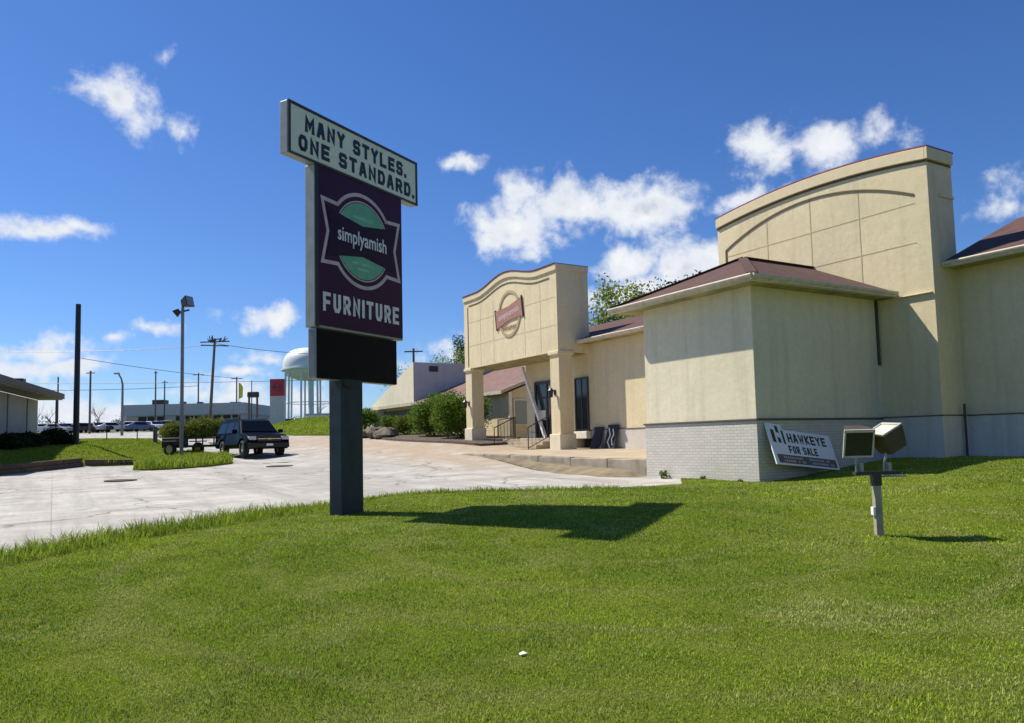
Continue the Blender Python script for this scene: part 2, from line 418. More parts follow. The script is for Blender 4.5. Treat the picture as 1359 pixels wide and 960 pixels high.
# ------------------------------------------------------------------ lettering
GL = {  # strokes on a 1 x 1 cell
    'A': [[(0, 0), (.36, 1), (.64, 1), (1, 0)], [(.14, .30), (.86, .30)]],
    'B': [[(0, 0), (0, 1), (.8, 1), (1, .8), (1, .7), (.8, .52), (0, .52)], [(.8, .52), (1, .35), (1, .2), (.8, 0), (0, 0)]],
    'D': [[(0, 0), (0, 1), (.72, 1), (1, .74), (1, .26), (.72, 0), (0, 0), (0, .1)]],
    'E': [[(1, 1), (0, 1), (0, 0), (1, 0)], [(0, .5), (.85, .5)]],
    'F': [[(1, 1), (0, 1), (0, 0)], [(0, .48), (.85, .48)]],
    'H': [[(0, 0), (0, 1)], [(1, 0), (1, 1)], [(0, .5), (1, .5)]],
    'I': [[(.5, 0), (.5, 1)]],
    'K': [[(0, 0), (0, 1)], [(1, 1), (.15, .5), (1, 0)]],
    'L': [[(0, 1), (0, 0), (1, 0)]],
    'M': [[(0, 0), (0, 1), (.5, .35), (1, 1), (1, 0)]],
    'N': [[(0, 0), (0, 1), (1, 0), (1, 1)]],
    'O': [[(.25, 0), (0, .25), (0, .75), (.25, 1), (.75, 1), (1, .75), (1, .25), (.75, 0), (.25, 0), (.15, .1)]],
    'R': [[(0, 0), (0, 1), (.78, 1), (1, .82), (1, .62), (.78, .45), (0, .45)], [(.5, .45), (1, 0)]],
    'S': [[(1, .90), (.86, 1), (.14, 1), (0, .88), (0, .62), (.14, .5), (.86, .5), (1, .38), (1, .12), (.86, 0), (.14, 0), (0, .10)]],
    'T': [[(0, 1), (1, 1)], [(.5, 1), (.5, 0)]],
    'U': [[(0, 1), (0, .25), (.25, 0), (.75, 0), (1, .25), (1, 1)]],
    'W': [[(0, 1), (.22, 0), (.5, .75), (.78, 0), (1, 1)]],
    'Y': [[(0, 1), (.5, .5), (1, 1)], [(.5, .5), (.5, 0)]],
    '.': [[(.3, 0), (.3, .04)]],
    '&': [[(1, 0), (.2, .75), (.4, 1), (.65, .8), (0, .3), (.3, 0), (1, .5)]],
}
def strip(mb, pts, w, f, d):
    """mitred flat stroke with side walls, f maps (a,b,depth)"""
    P = [Vector(p) for p in pts]; L = []; Rr = []
    for i, p in enumerate(P):
        d0 = (p-P[i-1]).normalized() if i else (P[1]-P[0]).normalized()
        d1 = (P[i+1]-p).normalized() if i < len(P)-1 else d0
        n0 = Vector((-d0.y, d0.x)); n1 = Vector((-d1.y, d1.x)); m = (n0+n1)
        m = m.normalized() if m.length > 1e-4 else n0
        k = w/2/max(.5, m.dot(n0)); ext = Vector((0, 0))
        if i == 0: ext = -d0*w*.5
        if i == len(P)-1: ext = d0*w*.5
        L.append(p+m*k+ext); Rr.append(p-m*k+ext)
    n = len(P)
    vs = [f(q.x, q.y, d) for q in L]+[f(q.x, q.y, d) for q in Rr]+[f(q.x, q.y, 0) for q in L]+[f(q.x, q.y, 0) for q in Rr]
    fs = []
    for i in range(n-1):
        fs += [(i, i+1, n+i+1, n+i), (i, 2*n+i, 2*n+i+1, i+1), (n+i, n+i+1, 3*n+i+1, 3*n+i)]
    fs += [(0, n, 3*n, 2*n), (n-1, 2*n-1, 4*n-1, 3*n-1)]
    mb.add(vs, fs)
def letters(mb, txt, x0, x1, y0, y1, th, f, d=.004, gap=.38, narrow='I.'):
    wid = [(.28 if c in narrow else (.55 if c == ' ' else (1.15 if c in 'MW' else 1.))) for c in txt]
    tot = sum(wid)+gap*(len(txt)-1); k = (x1-x0)/tot; x = x0
    for c, w in zip(txt, wid):
        if c != ' ':
            for j, pl in enumerate(GL[c]):
                a = th/2/(k*w) if c not in narrow else 0
                pts = [(x+w*k*(a+p[0]*(1-2*a)) if c not in narrow else x+w*k*.5, y0+th/2+p[1]*(y1-y0-th)) for p in pl]
                strip(mb, pts, th, f, d+.0004*j)
        x += (w+gap)*k
def textmesh(body, size, offset=0.0):
    cu = bpy.data.curves.new('txt', 'FONT'); cu.body = body; cu.size = size; cu.offset = offset; cu.align_x = 'CENTER'; cu.align_y = 'CENTER'
    cu.extrude = .002; cu.resolution_u = 3
    o = bpy.data.objects.new('txt', cu); COL.objects.link(o)
    dg = bpy.context.evaluated_depsgraph_get(); dg.update()
    me = bpy.data.meshes.new_from_object(o.evaluated_get(dg)); bpy.data.objects.remove(o)
    return me
def put_text(name, body, size, off, mat, parent, f, sx=1.0):
    """f maps (a,b,d) to parent's space"""
    me = textmesh(body, size, off)
    for v in me.vertices: v.co = f(v.co.x*sx, v.co.y, v.co.z)
    me.materials.clear(); me.materials.append(mat)
    bm = bmesh.new(); bm.from_mesh(me); bmesh.ops.recalc_face_normals(bm, faces=bm.faces); bm.to_mesh(me); bm.free()
    o = bpy.data.objects.new(name, me); COL.objects.link(o); o.parent = parent; return o

# ------------------------------------------------------------------ ground sheets
def sheet(name, poly, mat, off=0., step=1.0, kind='structure', hfun=None):
    poly = [Vector(p) for p in poly]
    # densify the outline
    B = []
    for i, p in enumerate(poly):
        q = poly[(i+1) % len(poly)]; n = max(1, int((q-p).length/step))
        for k in range(n): B.append(p.lerp(q, k/n))
    xs = [p.x for p in B]; ys = [p.y for p in B]; nb = len(B)
    px = np.array([p.x for p in B]); py = np.array([p.y for p in B])
    gx, gy = np.meshgrid(np.arange(min(xs)+step/2, max(xs), step), np.arange(min(ys)+step/2, max(ys), step))
    gx = gx.ravel(); gy = gy.ravel(); ins = np.zeros(len(gx), bool)
    for i in range(nb):
        j = (i-1) % nb
        c = ((py[i] > gy) != (py[j] > gy))
        ins ^= c & (gx < (px[j]-px[i])*(gy-py[i])/(py[j]-py[i]+1e-12)+px[i])
    pts = B+[Vector((a, b)) for a, b in zip(gx[ins], gy[ins])]
    v2, _, f2, *_ = delaunay_2d_cdt(pts, [], [list(range(nb))], 1, 1e-4)
    A = np.array([(p.x, p.y) for p in v2]); z = (hfun or H)(A[:, 0], A[:, 1])+off
    mb = MB(); mb.v = [tuple(q) for q in np.column_stack([A, z])]; mb.f = [tuple(f) for f in f2]
    o = mb.build(name, mat, smooth=True); me = o.data
    for p in me.polygons:
        if p.normal.z < 0: me.flip_normals(); break
    bm = bmesh.new(); bm.from_mesh(me)          # a skirt so the sheet's rim meets what lies under it
    be = [e for e in bm.edges if e.is_boundary]
    for e in be: e.smooth = False
    r = bmesh.ops.extrude_edge_only(bm, edges=be)
    for v in r['geom']:
        if isinstance(v, bmesh.types.BMVert): v.co.z -= .22
    for e in be: e.smooth = False
    bm.to_mesh(me); bm.free()
    return tag(o, kind=kind)

def grid_sheet(name, xs, ys, mat, off):
    X, Y = np.meshgrid(xs, ys); Z = H(X, Y)+off; n, m = X.shape
    v = np.column_stack([X.ravel(), Y.ravel(), Z.ravel()])
    idx = np.arange(n*m).reshape(n, m)
    f = np.column_stack([idx[:-1, :-1].ravel(), idx[:-1, 1:].ravel(), idx[1:, 1:].ravel(), idx[1:, :-1].ravel()])
    return tag(mesh_np(name, v, f, mat, True), kind='structure')
xs = np.concatenate([[-4000, -1500, -600, -300, -180], np.arange(-120, 60, 3), [60, 80, 120, 200, 400, 1000, 4000]])
ys = np.concatenate([[-400, -100, -40], np.arange(-20, 160, 3), [160, 180, 210, 250, 300, 360, 420, 600, 1500, 5000]])
grid_sheet('ground', xs, ys, M['earth'], -.18)
sheet('parking_lot', [(-80, 0), (-80, 112), (-15, 112), (-14, 70), (14, 46), (14, 10), (0, 4), (-4, -14), (-60, -14)], M['lot'], 0, 1.2)
bl = W(3.72, -.06); bc = W(0, 0)
LAWN = [(-7.2, -9), (-7.6, 0), (-7.2, 5), (-6.55, 8.2), (-6.15, 9.45), (-5.6, 11.1), (-4.75, 12.85), (-3.9, 14.25), (-3.1, 15.3), (-2.4, 16.1), (-1.9, 16.42), (-1.0, 16.55), (.4, 16.35), (1.9, 16.4), (3.0, 16.62), (3.7, 17.0), tuple(W(2.2, -.25)), (bc[0]+.5, bc[1]+.4), tuple(W(-.3, 4.9)), tuple(W(-5, 6)), tuple(W(-25, 6)), (22, -9)]
sheet('front_lawn', LAWN, M['lawn'], .05, .6)
LL = [(-18.35, 18), (-18.45, 24), (-18.6, 29), (-18.7, 33.4), (-16.35, 33.9), (-14.6, 29.6), (-13.7, 29.1), (-12.9, 29.6), (-12.2, 31.2), (-12.05, 33.0), (-12.6, 34.6), (-14.2, 38.2), (-17.0, 42.0), (-21.5, 46.5), (-27, 49), (-45, 49), (-45, 18)]
sheet('left_lawn', LL, M['lawn'], .06, .9)
BANK = [(-20.5, 62), (-17.8, 55), (-14.5, 51), (-11.8, 49.2), (-9, 47.6), (-7.2, 46.2), (-6.4, 44.6), (-5.6, 43.6), (-4.5, 43.3), (-3.3, 46), (-6, 56), (-9, 75), (-14, 90), (-34, 108), (-36, 100)]
sheet('far_lawn', BANK, M['lawn'], .08, 1.4)

# ------------------------------------------------------------------ grass blades
def inside(poly, x, y):
    px = np.array([p[0] for p in poly]); py = np.array([p[1] for p in poly]); ins = np.zeros(len(x), bool); n = len(poly)
    for i in range(n):
        j = (i-1) % n
        c = ((py[i] > y) != (py[j] > y)); ins ^= c & (x < (px[j]-px[i])*(y-py[i])/(py[j]-py[i]+1e-12)+px[i])
    return ins
def edge_dist(line, x, y):
    best = np.full(len(x), 1e9)
    for a, b in zip(line[:-1], line[1:]):
        a = np.array(a); b = np.array(b); d = b-a; L = d@d
        t = np.clip(((x-a[0])*d[0]+(y-a[1])*d[1])/L, 0, 1)
        best = np.minimum(best, np.hypot(x-a[0]-t*d[0], y-a[1]-t*d[1]))
    return best
def blades(name, x, y, hgt, wid, lean, mat, off=.052):
    n = len(x); z = H(x, y)+off
    a = RNG.uniform(0, 2*np.pi, n); b = a+RNG.normal(1.57, .6, n)
    dx = np.cos(a)*wid/2; dy = np.sin(a)*wid/2
    lx = np.cos(b)*hgt*lean; ly = np.sin(b)*hgt*lean
    v = np.empty((n, 5, 3))
    v[:, 0] = np.column_stack([x-dx, y-dy, z]); v[:, 1] = np.column_stack([x+dx, y+dy, z])
    v[:, 2] = np.column_stack([x-dx*.8+lx*.35, y-dy*.8+ly*.35, z+hgt*.6]); v[:, 3] = np.column_stack([x+dx*.8+lx*.35, y+dy*.8+ly*.35, z+hgt*.6])
    v[:, 4] = np.column_stack([x+lx, y+ly, z+hgt])
    i = np.arange(n)[:, None]*5
    f = np.concatenate([i+np.array([[0, 1, 3]]), i+np.array([[0, 3, 2]]), i+np.array([[2, 3, 4]])], axis=1).reshape(-1, 3)
    o = mesh_np(name, v.reshape(-1, 3), f, mat)
    at = o.data.attributes.new('rnd', 'FLOAT', 'POINT'); at.data.foreach_set('value', np.repeat(RNG.uniform(0, 1, n), 5).astype(np.float32))
    return o
def scatter(poly, x0, x1, y0, y1, dens):
    n = int((x1-x0)*(y1-y0)*dens); x = RNG.uniform(x0, x1, n); y = RNG.uniform(y0, y1, n)
    k = inside(poly, x, y) & (np.abs(x) < .70*y+3.2)
    return x[k], y[k]
def clump(x, y):  # uneven height over the ground
    return .75+.25*np.sin(x*2.1+np.sin(y*1.7)*1.3)*np.sin(y*2.6+x*.9)
bx, by, bh, bw = [], [], [], []
for y0, y1, dn, w, h in ((3.0, 5.5, 9500, .0046, .022), (5.5, 8.5, 5200, .0060, .024), (8.5, 12.5, 2600, .0085, .027), (12.5, 19, 1300, .012, .032)):
    x, y = scatter(LAWN, -9, 17, y0, y1, dn)
    h_ = h*RNG.uniform(.4, 1.6, len(x))*clump(x, y)*clump(x*3.1+5, y*3.3)
    bx.append(x); by.append(y); bh.append(h_); bw.append(w*RNG.uniform(.7, 1.3, len(x)))
go = blades('lawn_grass', np.concatenate(bx), np.concatenate(by), np.concatenate(bh), np.concatenate(bw), RNG.uniform(.2, .9, sum(map(len, bx))), M['blade'])
tag(go, 'short mown green grass covering the sloping front lawn', 'grass', kind='stuff')
# unmown fringe along the drive
EDGE = LAWN[2:14]
x = RNG.uniform(-8, 3, 190000); y = RNG.uniform(5, 17.2, 190000); ed = edge_dist(EDGE, x, y)
wd = np.where(y < 14, .85, .35)
k = inside(LAWN, x, y) & (ed < wd) & (RNG.uniform(0, 1, len(x)) < 1.1-ed/wd*.6); x = x[k]; y = y[k]; ed = ed[k]
hh = (.08+.19*RNG.uniform(0, 1, len(x))**1.6)*np.where(y < 13.5, 1., .55)*(.55+.45*np.sin(x*3+y*5)**2)
tag(blades('tall_grass', x, y, hh, RNG.uniform(.007, .014, len(x)), RNG.uniform(.3, .9, len(x)), M['tall']), 'longer unmown grass fringing the lawn along the concrete drive', 'grass', kind='stuff')
# left lawn, island and far bank
x, y = scatter(LL, -34, -12, 20, 49, 260); ed = edge_dist(LL[4:13], x, y)
hh = np.where(ed < 1.6, .22, .07)*RNG.uniform(.5, 1.3, len(x))
isl = inside([(-16.5, 34.5), (-15, 28), (-11, 28), (-11, 36), (-14.5, 38.5)], x, y)
hh = np.where(isl, RNG.uniform(.12, .42, len(x)), hh)
tag(blades('verge_grass', x, y, hh, np.where(isl, .035, .03), RNG.uniform(.2, .8, len(x)), M['tall']), 'rough grass on the left lawn and around the light pole island', 'grass', kind='stuff')
x, y = scatter(BANK, -32, -2, 43, 95, 90)
tag(blades('bank_grass', x, y, RNG.uniform(.04, .13, len(x)), np.full(len(x), .06), RNG.uniform(.2, .8, len(x)), M['tall']), 'short bright grass on the far bank behind the pole sign', 'grass', kind='stuff')

# ------------------------------------------------------------------ the store
def P3(s, t, z): return (t, s, z)        # local (x'=t, y'=s)
store = thing('furniture_store', 'long cream stucco furniture store with curved parapets and maroon shingle roofs', 'store', (C0[0], C0[1], 0), ANG)

def bx_(s0, s1, t0, t1, z0, z1): return MB().box(t0, t1, s0, s1, z0, z1)
# --- corner room
room = bx_(.0, 3.65, 0, 4.58, 1.875, 4.86).build('corner_room', M['stucco_lt'], store)
bx_(-.035, 3.685, -.035, 4.575, -.2, 1.84).build('brick_plinth', M['brick'], room)
d = MB(); d.box(-.075, 4.575, -.075, 3.72, 1.84, 1.885); d.build('drip_edge', M['drip'], room, bevel=.01)
o_ = .55; zt = 4.97; k_ = 2.455; zr = 6.08
s0, s1, t0 = -o_, 4.36, -o_
rf = MB()
e = [P3(s0, t0, zt), P3(s1, t0, zt), P3(s1, 4.578, zt), P3(s0, 4.578, zt)]
a_ = P3(1.905, t0+k_, zr); b_ = P3(1.905, 4.578, zr)
rf.add(e+[a_, b_], [(0, 1, 4), (1, 2, 5, 4), (0, 4, 5, 3), (0, 3, 2, 1), (2, 3, 5)])
rf.build('hip_roof', M['shingle'], room)
hc = MB()
for p, q in ((e[0], a_), (e[1], a_), (a_, b_)): hc.bar(Vector(p)+Vector((0, 0, .02)), Vector(q)+Vector((0, 0, .02)), .22, .025)
hc.build('ridge_cap', M['shingle'], room)
gt = MB()
def gutter_run(mb, a, b, out):
    """fascia + K-style gutter from a to b (s,t,z of the top); out = outward unit (s,t)"""
    prof = [(-.10, 0), (.10, 0), (.115, -.03), (.10, -.07), (.06, -.10), (.05, -.135), (-.10, -.135)]
    def m(p): return lambda a_, b_: (p[1]+out[1]*a_, p[0]+out[0]*a_, p[2]+b_)
    mb.prism(prof, m(a), m(b))
gutter_run(gt, (s0-.05, t0, zt+.0), (s1, t0, zt+.0), (0, -1))
gutter_run(gt, (s0, t0-.05, zt-.002), (s0, 4.5, zt-.002), (-1, 0))
gt.build('gutter', M['gutter'], room, bevel=.006)
sf = MB(); sf.box(t0+.09, 4.57, s0+.09, s1-.02, zt-.115, zt-.08); 
sf.build('soffit', M['soffit'], room)
cb = MB()  # corner boards and conduit
cb.cyl(P3(-.03, 4.50, 3.2), P3(-.03, 4.50, 4.85), .035, n=8)
cb.build('downspout', M['darkmetal'], room)

# --- tall arched facade
def arc(s, sc, half, z0, rise):
    q = np.clip((s-sc)/half, -1, 1); return z0+rise*(1-q*q)
TS0, TS1 = -1.5, 5.28; TC = (TS0+TS1)/2; TH = (TS1-TS0)/2
top = [(s, arc(s, TC, TH, 8.337, .255)) for s in np.linspace(TS0, TS1, 25)]
pr = MB(); pr.prism([(TS0, -.2)]+top+[(TS1, -.2)], lambda s, z: P3(s, 4.58, z), lambda s, z: P3(s, 5.62, z))
tow = pr.build('arched_facade', M['stucco'], store)
cp = MB()
for (sa, za), (sb, zb) in zip(top[:-1], top[1:]):
    cp.add([P3(sa, 4.53, za-.005), P3(sb, 4.53, zb-.005), P3(sb, 5.68, zb-.005), P3(sa, 5.68, za-.005), P3(sa, 4.53, za+.04), P3(sb, 4.53, zb+.04), P3(sb, 5.68, zb+.04), P3(sa, 5.68, za+.04)],
           [(0, 1, 5, 4), (2, 3, 7, 6), (4, 5, 6, 7), (3, 2, 1, 0)])
cp.box(4.53, 5.68, TS0-.05, TS0, 8.335, 8.377); cp.box(4.53, 5.68, TS1, TS1+.05, 8.335, 8.377)
cp.build('coping', M['coping'], tow)
# cornice band, proud of the wall, follows the curve
def ribbon(mb, line, t_front, t_back, dz):
    n = len(line)
    vs = []
    for s, z in line: vs += [P3(s, t_front, z), P3(s, t_front, z-dz), P3(s, t_back, z-dz), P3(s, t_back, z)]
    fs = [(3, 2, 1, 0), (4*n-4, 4*n-3, 4*n-2, 4*n-1)]
    for i in range(n-1):
        for k in range(4): fs.append((4*i+k, 4*i+(k+1) % 4, 4*i+4+(k+1) % 4, 4*i+4+k))
    mb.add(vs, fs)
cn = MB(); ribbon(cn, [(s, z-.01) for s, z in top], 4.505, 4.579, .29)
cn.box(4.505, 5.60, TS0-.075, TS0-.001, 8.035, 8.325)
cn.box(5.0, 5.60, TS0-.05, TS0-.001, 7.18, 7.25)
cn.build('cornice_band', M['trim'], tow, bevel=.012)
sg_ = MB(); ribbon(sg_, [(s, z-.30) for s, z in top], 4.56, 4.579, .055); sg_.box(4.6, 5.60, TS0-.012, TS0-.001, 7.985, 8.03); sg_.build('cornice_shadow_strip', M['painted_shadow'], tow)  # painted shadow strip under the cornice band
ar = MB()
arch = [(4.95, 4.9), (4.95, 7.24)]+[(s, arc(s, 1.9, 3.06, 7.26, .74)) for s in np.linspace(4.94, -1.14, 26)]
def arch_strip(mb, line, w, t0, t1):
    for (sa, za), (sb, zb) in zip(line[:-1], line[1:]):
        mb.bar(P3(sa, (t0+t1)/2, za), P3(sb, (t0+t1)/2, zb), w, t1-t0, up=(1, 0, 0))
arch_strip(ar, arch, .05, 4.555, 4.579); ar.build('arch_shadow_strip', M['painted_shadow'], tow)  # arch recess shadow painted as a dark strip
gv = MB()
for s in (.35, 1.84, 3.34):
    zt_ = arc(s, 1.9, 3.06, 7.26, .74)-.03
    gv.box(4.574, 4.5795, s-.012, s+.012, 5.0, zt_)
for z in (6.086, 7.06): gv.box(4.575, 4.579, -1.15, 4.9, z-.011, z+.011)
gv.build('control_joints', plain('control joint', (.44, .36, .22), .9), tow)
sl = MB(); sl.box(4.50, 4.579, -1.46, .0, 4.80, 4.83); sl.build('ledge', M['trim'], tow, bevel=.01)
bp = MB(); bp.box(4.50, 5.63, -1.545, .0, -.2, 1.865); bp.build('painted_base', M['base_paint'], tow)
dl = MB(); dl.box(4.485, 5.64, -1.56, 0, 1.866, 1.893); dl.build('drip_edge', M['drip'], tow)
pp = MB(); pp.cyl(P3(-1.62, 5.30, .9), P3(-1.62, 5.30, 2.15), .03, n=8); pp.build('conduit', M['darkmetal'], tow)

# --- right hand wall
RT = 5.6
rw = bx_(-26, -1.5, RT, RT+7, 1.88, 5.46).build('side_wall', M['stucco'], store)
bx_(-26, -1.5, RT-.03, RT+.5, -.2, 1.86).build('painted_base', M['base_paint'], rw)
bx_(-26, -1.5, RT-.05, RT+.4, 1.862, 1.89).build('drip_edge', M['drip'], rw)
r2 = MB(); ze = 5.56
r2.prism([(RT-.6, ze-.02), (RT-.6, ze+.02), (RT+3.0, ze+1.55), (RT+7.4, ze-.3)], lambda t, z: (t, -26, z), lambda t, z: (t, TS0-.02, z))
r2.build('roof', M['shingle'], rw)
g2 = MB(); gutter_run(g2, (-26, RT-.6, ze), (-1.52, RT-.6, ze), (0, -1)); g2.build('gutter', M['gutter'], rw, bevel=.006)
s2 = MB(); s2.box(RT-.52, RT, -26, -1.52, ze-.12, ze-.08); s2.build('soffit', M['soffit'], rw)
fl = MB(); fl.box(RT-.45, RT+2.2, TS0-.10, TS0-.03, 0, .05); 
# --- main wall between corner room and portico
MT = 4.75
mw = bx_(3.65, 17.2, MT, MT+9, 1.88, 5.30).build('main_wall', M['stucco'], store)
mwb = MB(); mwb.box(MT-.03, MT+.4, 3.68, 12.4, .2, 1.865); mwb.box(MT-.03, MT+.4, 13.5, 17.2, .2, 1.865); mwb.build('painted_base', M['base_paint'], mw)
dm = MB(); dm.box(MT-.05, MT+.3, 3.72, 12.4, 1.868, 1.893); dm.build('drip_edge', M['drip'], mw)
r3 = MB(); ze3 = 5.37
r3.prism([(MT-.62, ze3-.02), (MT-.62, ze3+.02), (MT+3.8, ze3+1.5), (MT+9.5, ze3-.3)], lambda t, z: (t, 3.0, z), lambda t, z: (t, 17.3, z))
r3.build('roof', M['shingle'], mw)
g3 = MB(); gutter_run(g3, (3.3, MT-.62, ze3), (12.36, MT-.62, ze3), (0, -1)); g3.build('gutter', M['gutter'], mw, bevel=.006)
s3 = MB(); s3.box(MT-.54, MT-.002, 3.3, 12.36, ze3-.12, ze3-.08); s3.build('soffit', M['soffit'], mw)
# tall window right of the entrance
wf = MB(); wf.box(MT-.06, MT+.02, 12.55, 12.62, 1.86, 3.98); wf.box(MT-.06, MT+.02, 13.38, 13.45, 1.86, 3.98); wf.box(MT-.06, MT+.02, 12.62, 13.38, 3.91, 3.98)
wf.box(MT-.06, MT+.02, 12.62, 13.38, 1.86, 1.93); wf.box(MT-.05, MT+.02, 12.97, 13.03, 1.93, 3.91)
w_ = wf.build('entrance_window', M['darkmetal'], mw)
MB().box(MT-.03, MT-.005, 12.63, 13.37, 1.93, 3.91).build('pane', M['glass'], w_)
MB().box(MT-.028, MT-.02, 12.64, 12.96, 1.95, 3.88).build('painted_reflection', M['reflect_brown'], w_)  # reflection in half the window, painted as a brown sheet
sw = MB(); sw.box(MT-.25, MT, 12.45, 13.55, 1.55, 1.84); sw.build('stone_sill', M['cream_paint'], mw, bevel=.02)
# entrance doors
df = MB(); df.box(MT-.10, MT+.02, 14.5, 14.6, 1.3, 4.05); df.box(MT-.10, MT+.02, 16.3, 16.4, 1.3, 4.05); df.box(MT-.10, MT+.02, 14.6, 16.3, 3.93, 4.05); df.box(MT-.08, MT+.02, 15.42, 15.5, 1.3, 3.93)
df.box(MT-.08, MT, 14.6, 16.3, 3.30, 3.38)
do = df.build('entrance_door', M['darkmetal'], mw)
MB().box(MT-.05, MT-.01, 14.6, 16.3, 1.3, 3.93).build('glass', M['glass'], do)
ds = MB(); ds.box(MT-.062, MT-.052, 14.75, 15.35, 2.62, 3.0); ds.build('red_notice', plain('faded red notice', (.28, .10, .08), .5), do)
ds = MB(); ds.box(MT-.062, MT-.052, 14.72, 15.3, 3.45, 3.8); ds.box(MT-.062, MT-.052, 15.6, 16.1, 2.4, 2.8); ds.build('paper_notice', M['cream_paint'], do)
# white board stands in for a slanted sunlit strip beside the door
rk = MB(); rk.bar(P3(16.95, MT-.35, 4.75), P3(15.5, MT-.16, 1.62), .12, .13, up=(1, 0, 0)); rk.build('slanted_sunlit_strip', M['white'], mw, bevel=.01)

# --- entrance portico with curved parapet
PS0, PS1, PT, PB = 12.42, 20.2, 3.25, 4.75
def ptop(s):
    q = abs(s-16.3)/(2.65)
    return 8.33+.42*(0.5+.5*math.cos(math.pi*min(q, 1.0)))
pl = [(s, ptop(s)) for s in np.linspace(PS0, PS1, 49)]
pb = MB(); pb.prism([(PS0, 4.92)]+pl+[(PS1, 4.92)], lambda s, z: P3(s, PT, z), lambda s, z: P3(s, PB, z))
por = pb.build('portico', M['stucco'], store)
c2 = MB(); ribbon(c2, [(s, z-.01) for s, z in pl], PT-.06, PT-.001, .24); c2.box(PT-.06, PB, PS0-.06, PS0-.001, 8.08, 8.32); c2.build('cornice_band', M['trim'], por, bevel=.012)
c4 = MB(); ribbon(c4, [(s, z+.0) for s, z in pl], PT-.09, PB+.05, -.035); c4.build('coping', M['coping'], por)
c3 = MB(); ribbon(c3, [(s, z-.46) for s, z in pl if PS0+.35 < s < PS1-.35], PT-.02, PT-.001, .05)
c3.box(PT-.018, PT-.001, PS1-.42, PS1-.37, 4.98, 7.8); c3.build('inner_moulding', M['painted_shadow'], por)  # moulding lines in the painted shadow colour
jt = MB()
for s in (13.6, 14.8, 17.4, 18.6): jt.box(PT-.006, PT-.001, s-.012, s+.012, 5.0, 7.75)
for z in (5.95, 7.05): jt.box(PT-.005, PT-.0012, PS0+.1, PS1-.5, z-.011, z+.011)
jt.build('control_joints', plain('portico joint', (.48, .40, .25), .9), por)
for sc_, zb in ((PS0+.0, .9), (PS1-.62, 1.3)):
    cm = MB(); cm.box(PT+.02, PT+.64, sc_, sc_+.62, zb, 4.92)
    col = cm.build('column', M['stucco'], por, bevel=.015)
    MB().box(PT-.05, PT+.71, sc_-.06, sc_+.68, zb-.2, zb+.85).build('column_base', M['stucco_lt'], col, bevel=.03)
    MB().box(PT-.05, PT+.71, sc_-.06, sc_+.68, 4.80, 4.96).build('column_capital', M['trim'], col, bevel=.03)
ps = MB(); ps.box(PT+.1, PB, PS0+.3, PS1-.3, 4.88, 4.918); ps.build('portico_soffit', M['soffit'], por)
# emblem on the portico: ring, bow-tie banner, lettering
def fP(cs, cz): return lambda a, b, d: P3(cs-a, PT-.001-d, cz+b)      # a to the viewer's right
EC = (16.0, 6.92)
def ring(mb, f, rx, ry, w, d0, d1, n=40, a0=0, a1=2*math.pi):
    vs = []
    full = abs(a1-a0-2*math.pi) < 1e-6; m = n if full else n+1
    for i in range(m):
        q = a0+(a1-a0)*i/n
        for r_, dd in ((1, d0), (1, d1), (0, d1), (0, d0)):
            vs.append(f((rx-w*(1-r_))*math.cos(q), (ry-w*(1-r_))*math.sin(q), dd))
    fs = []
    for i in range(n if full else n):
        j = (i+1) % m
        for k in range(4): fs.append((4*i+k, 4*i+(k+1) % 4, 4*j+(k+1) % 4, 4*j+k))
    mb.add(vs, fs)
def disc(mb, f, rx, ry, d0, d1, n=40, cut=None):
    pts = [(rx*math.cos(2*math.pi*i/n), ry*math.sin(2*math.pi*i/n)) for i in range(n)]
    mb.prism(pts, lambda a, b: f(a, b, d0), lambda a, b: f(a, b, d1))
_f0 = fP(*EC)
def f_(a, b, d): return _f0(a, b, d)
def fT(a, b, d): return _f0(a*math.cos(R(8))-b*math.sin(R(8)), a*math.sin(R(8))+b*math.cos(R(8)), d)
em = MB(); ring(em, f_, .93, 1.0, .12, 0, .035); emb = em.build('emblem', M['tanring'], por)
e2 = MB(); e2.prism([(-1.08, .40), (0, .32), (1.08, .40), (1.08, -.38), (0, -.28), (-1.08, -.38)], lambda a, b: fT(a, b, .02), lambda a, b: fT(a, b, .05)); e2.build('emblem_banner', M['redrust'], emb)
e3 = MB()
for pl_ in ([(-1.11, .44), (-1.11, -.42)], [(1.11, .44), (1.11, -.42)]): strip(e3, pl_, .05, fT, .06)
e3.build('emblem_edge', M['rust'], emb)
put_text('emblem_lettering', 'simplyamish', .36, .006, M['lilac'], emb, lambda a, b, d: fT(a, b+.02, .052+d))
put_text('emblem_small_lettering', 'FURNITURE', .22, .008, M['redrust'], emb, lambda a, b, d: f_(a, b-.6, .02+d))

# --- adjoining low wing beyond the portico
wing = thing('low_wing_building', 'low building with faded maroon roof and sloping cream parapet beyond the entrance', 'building', (*W(21.7, 6), 0), ANG)
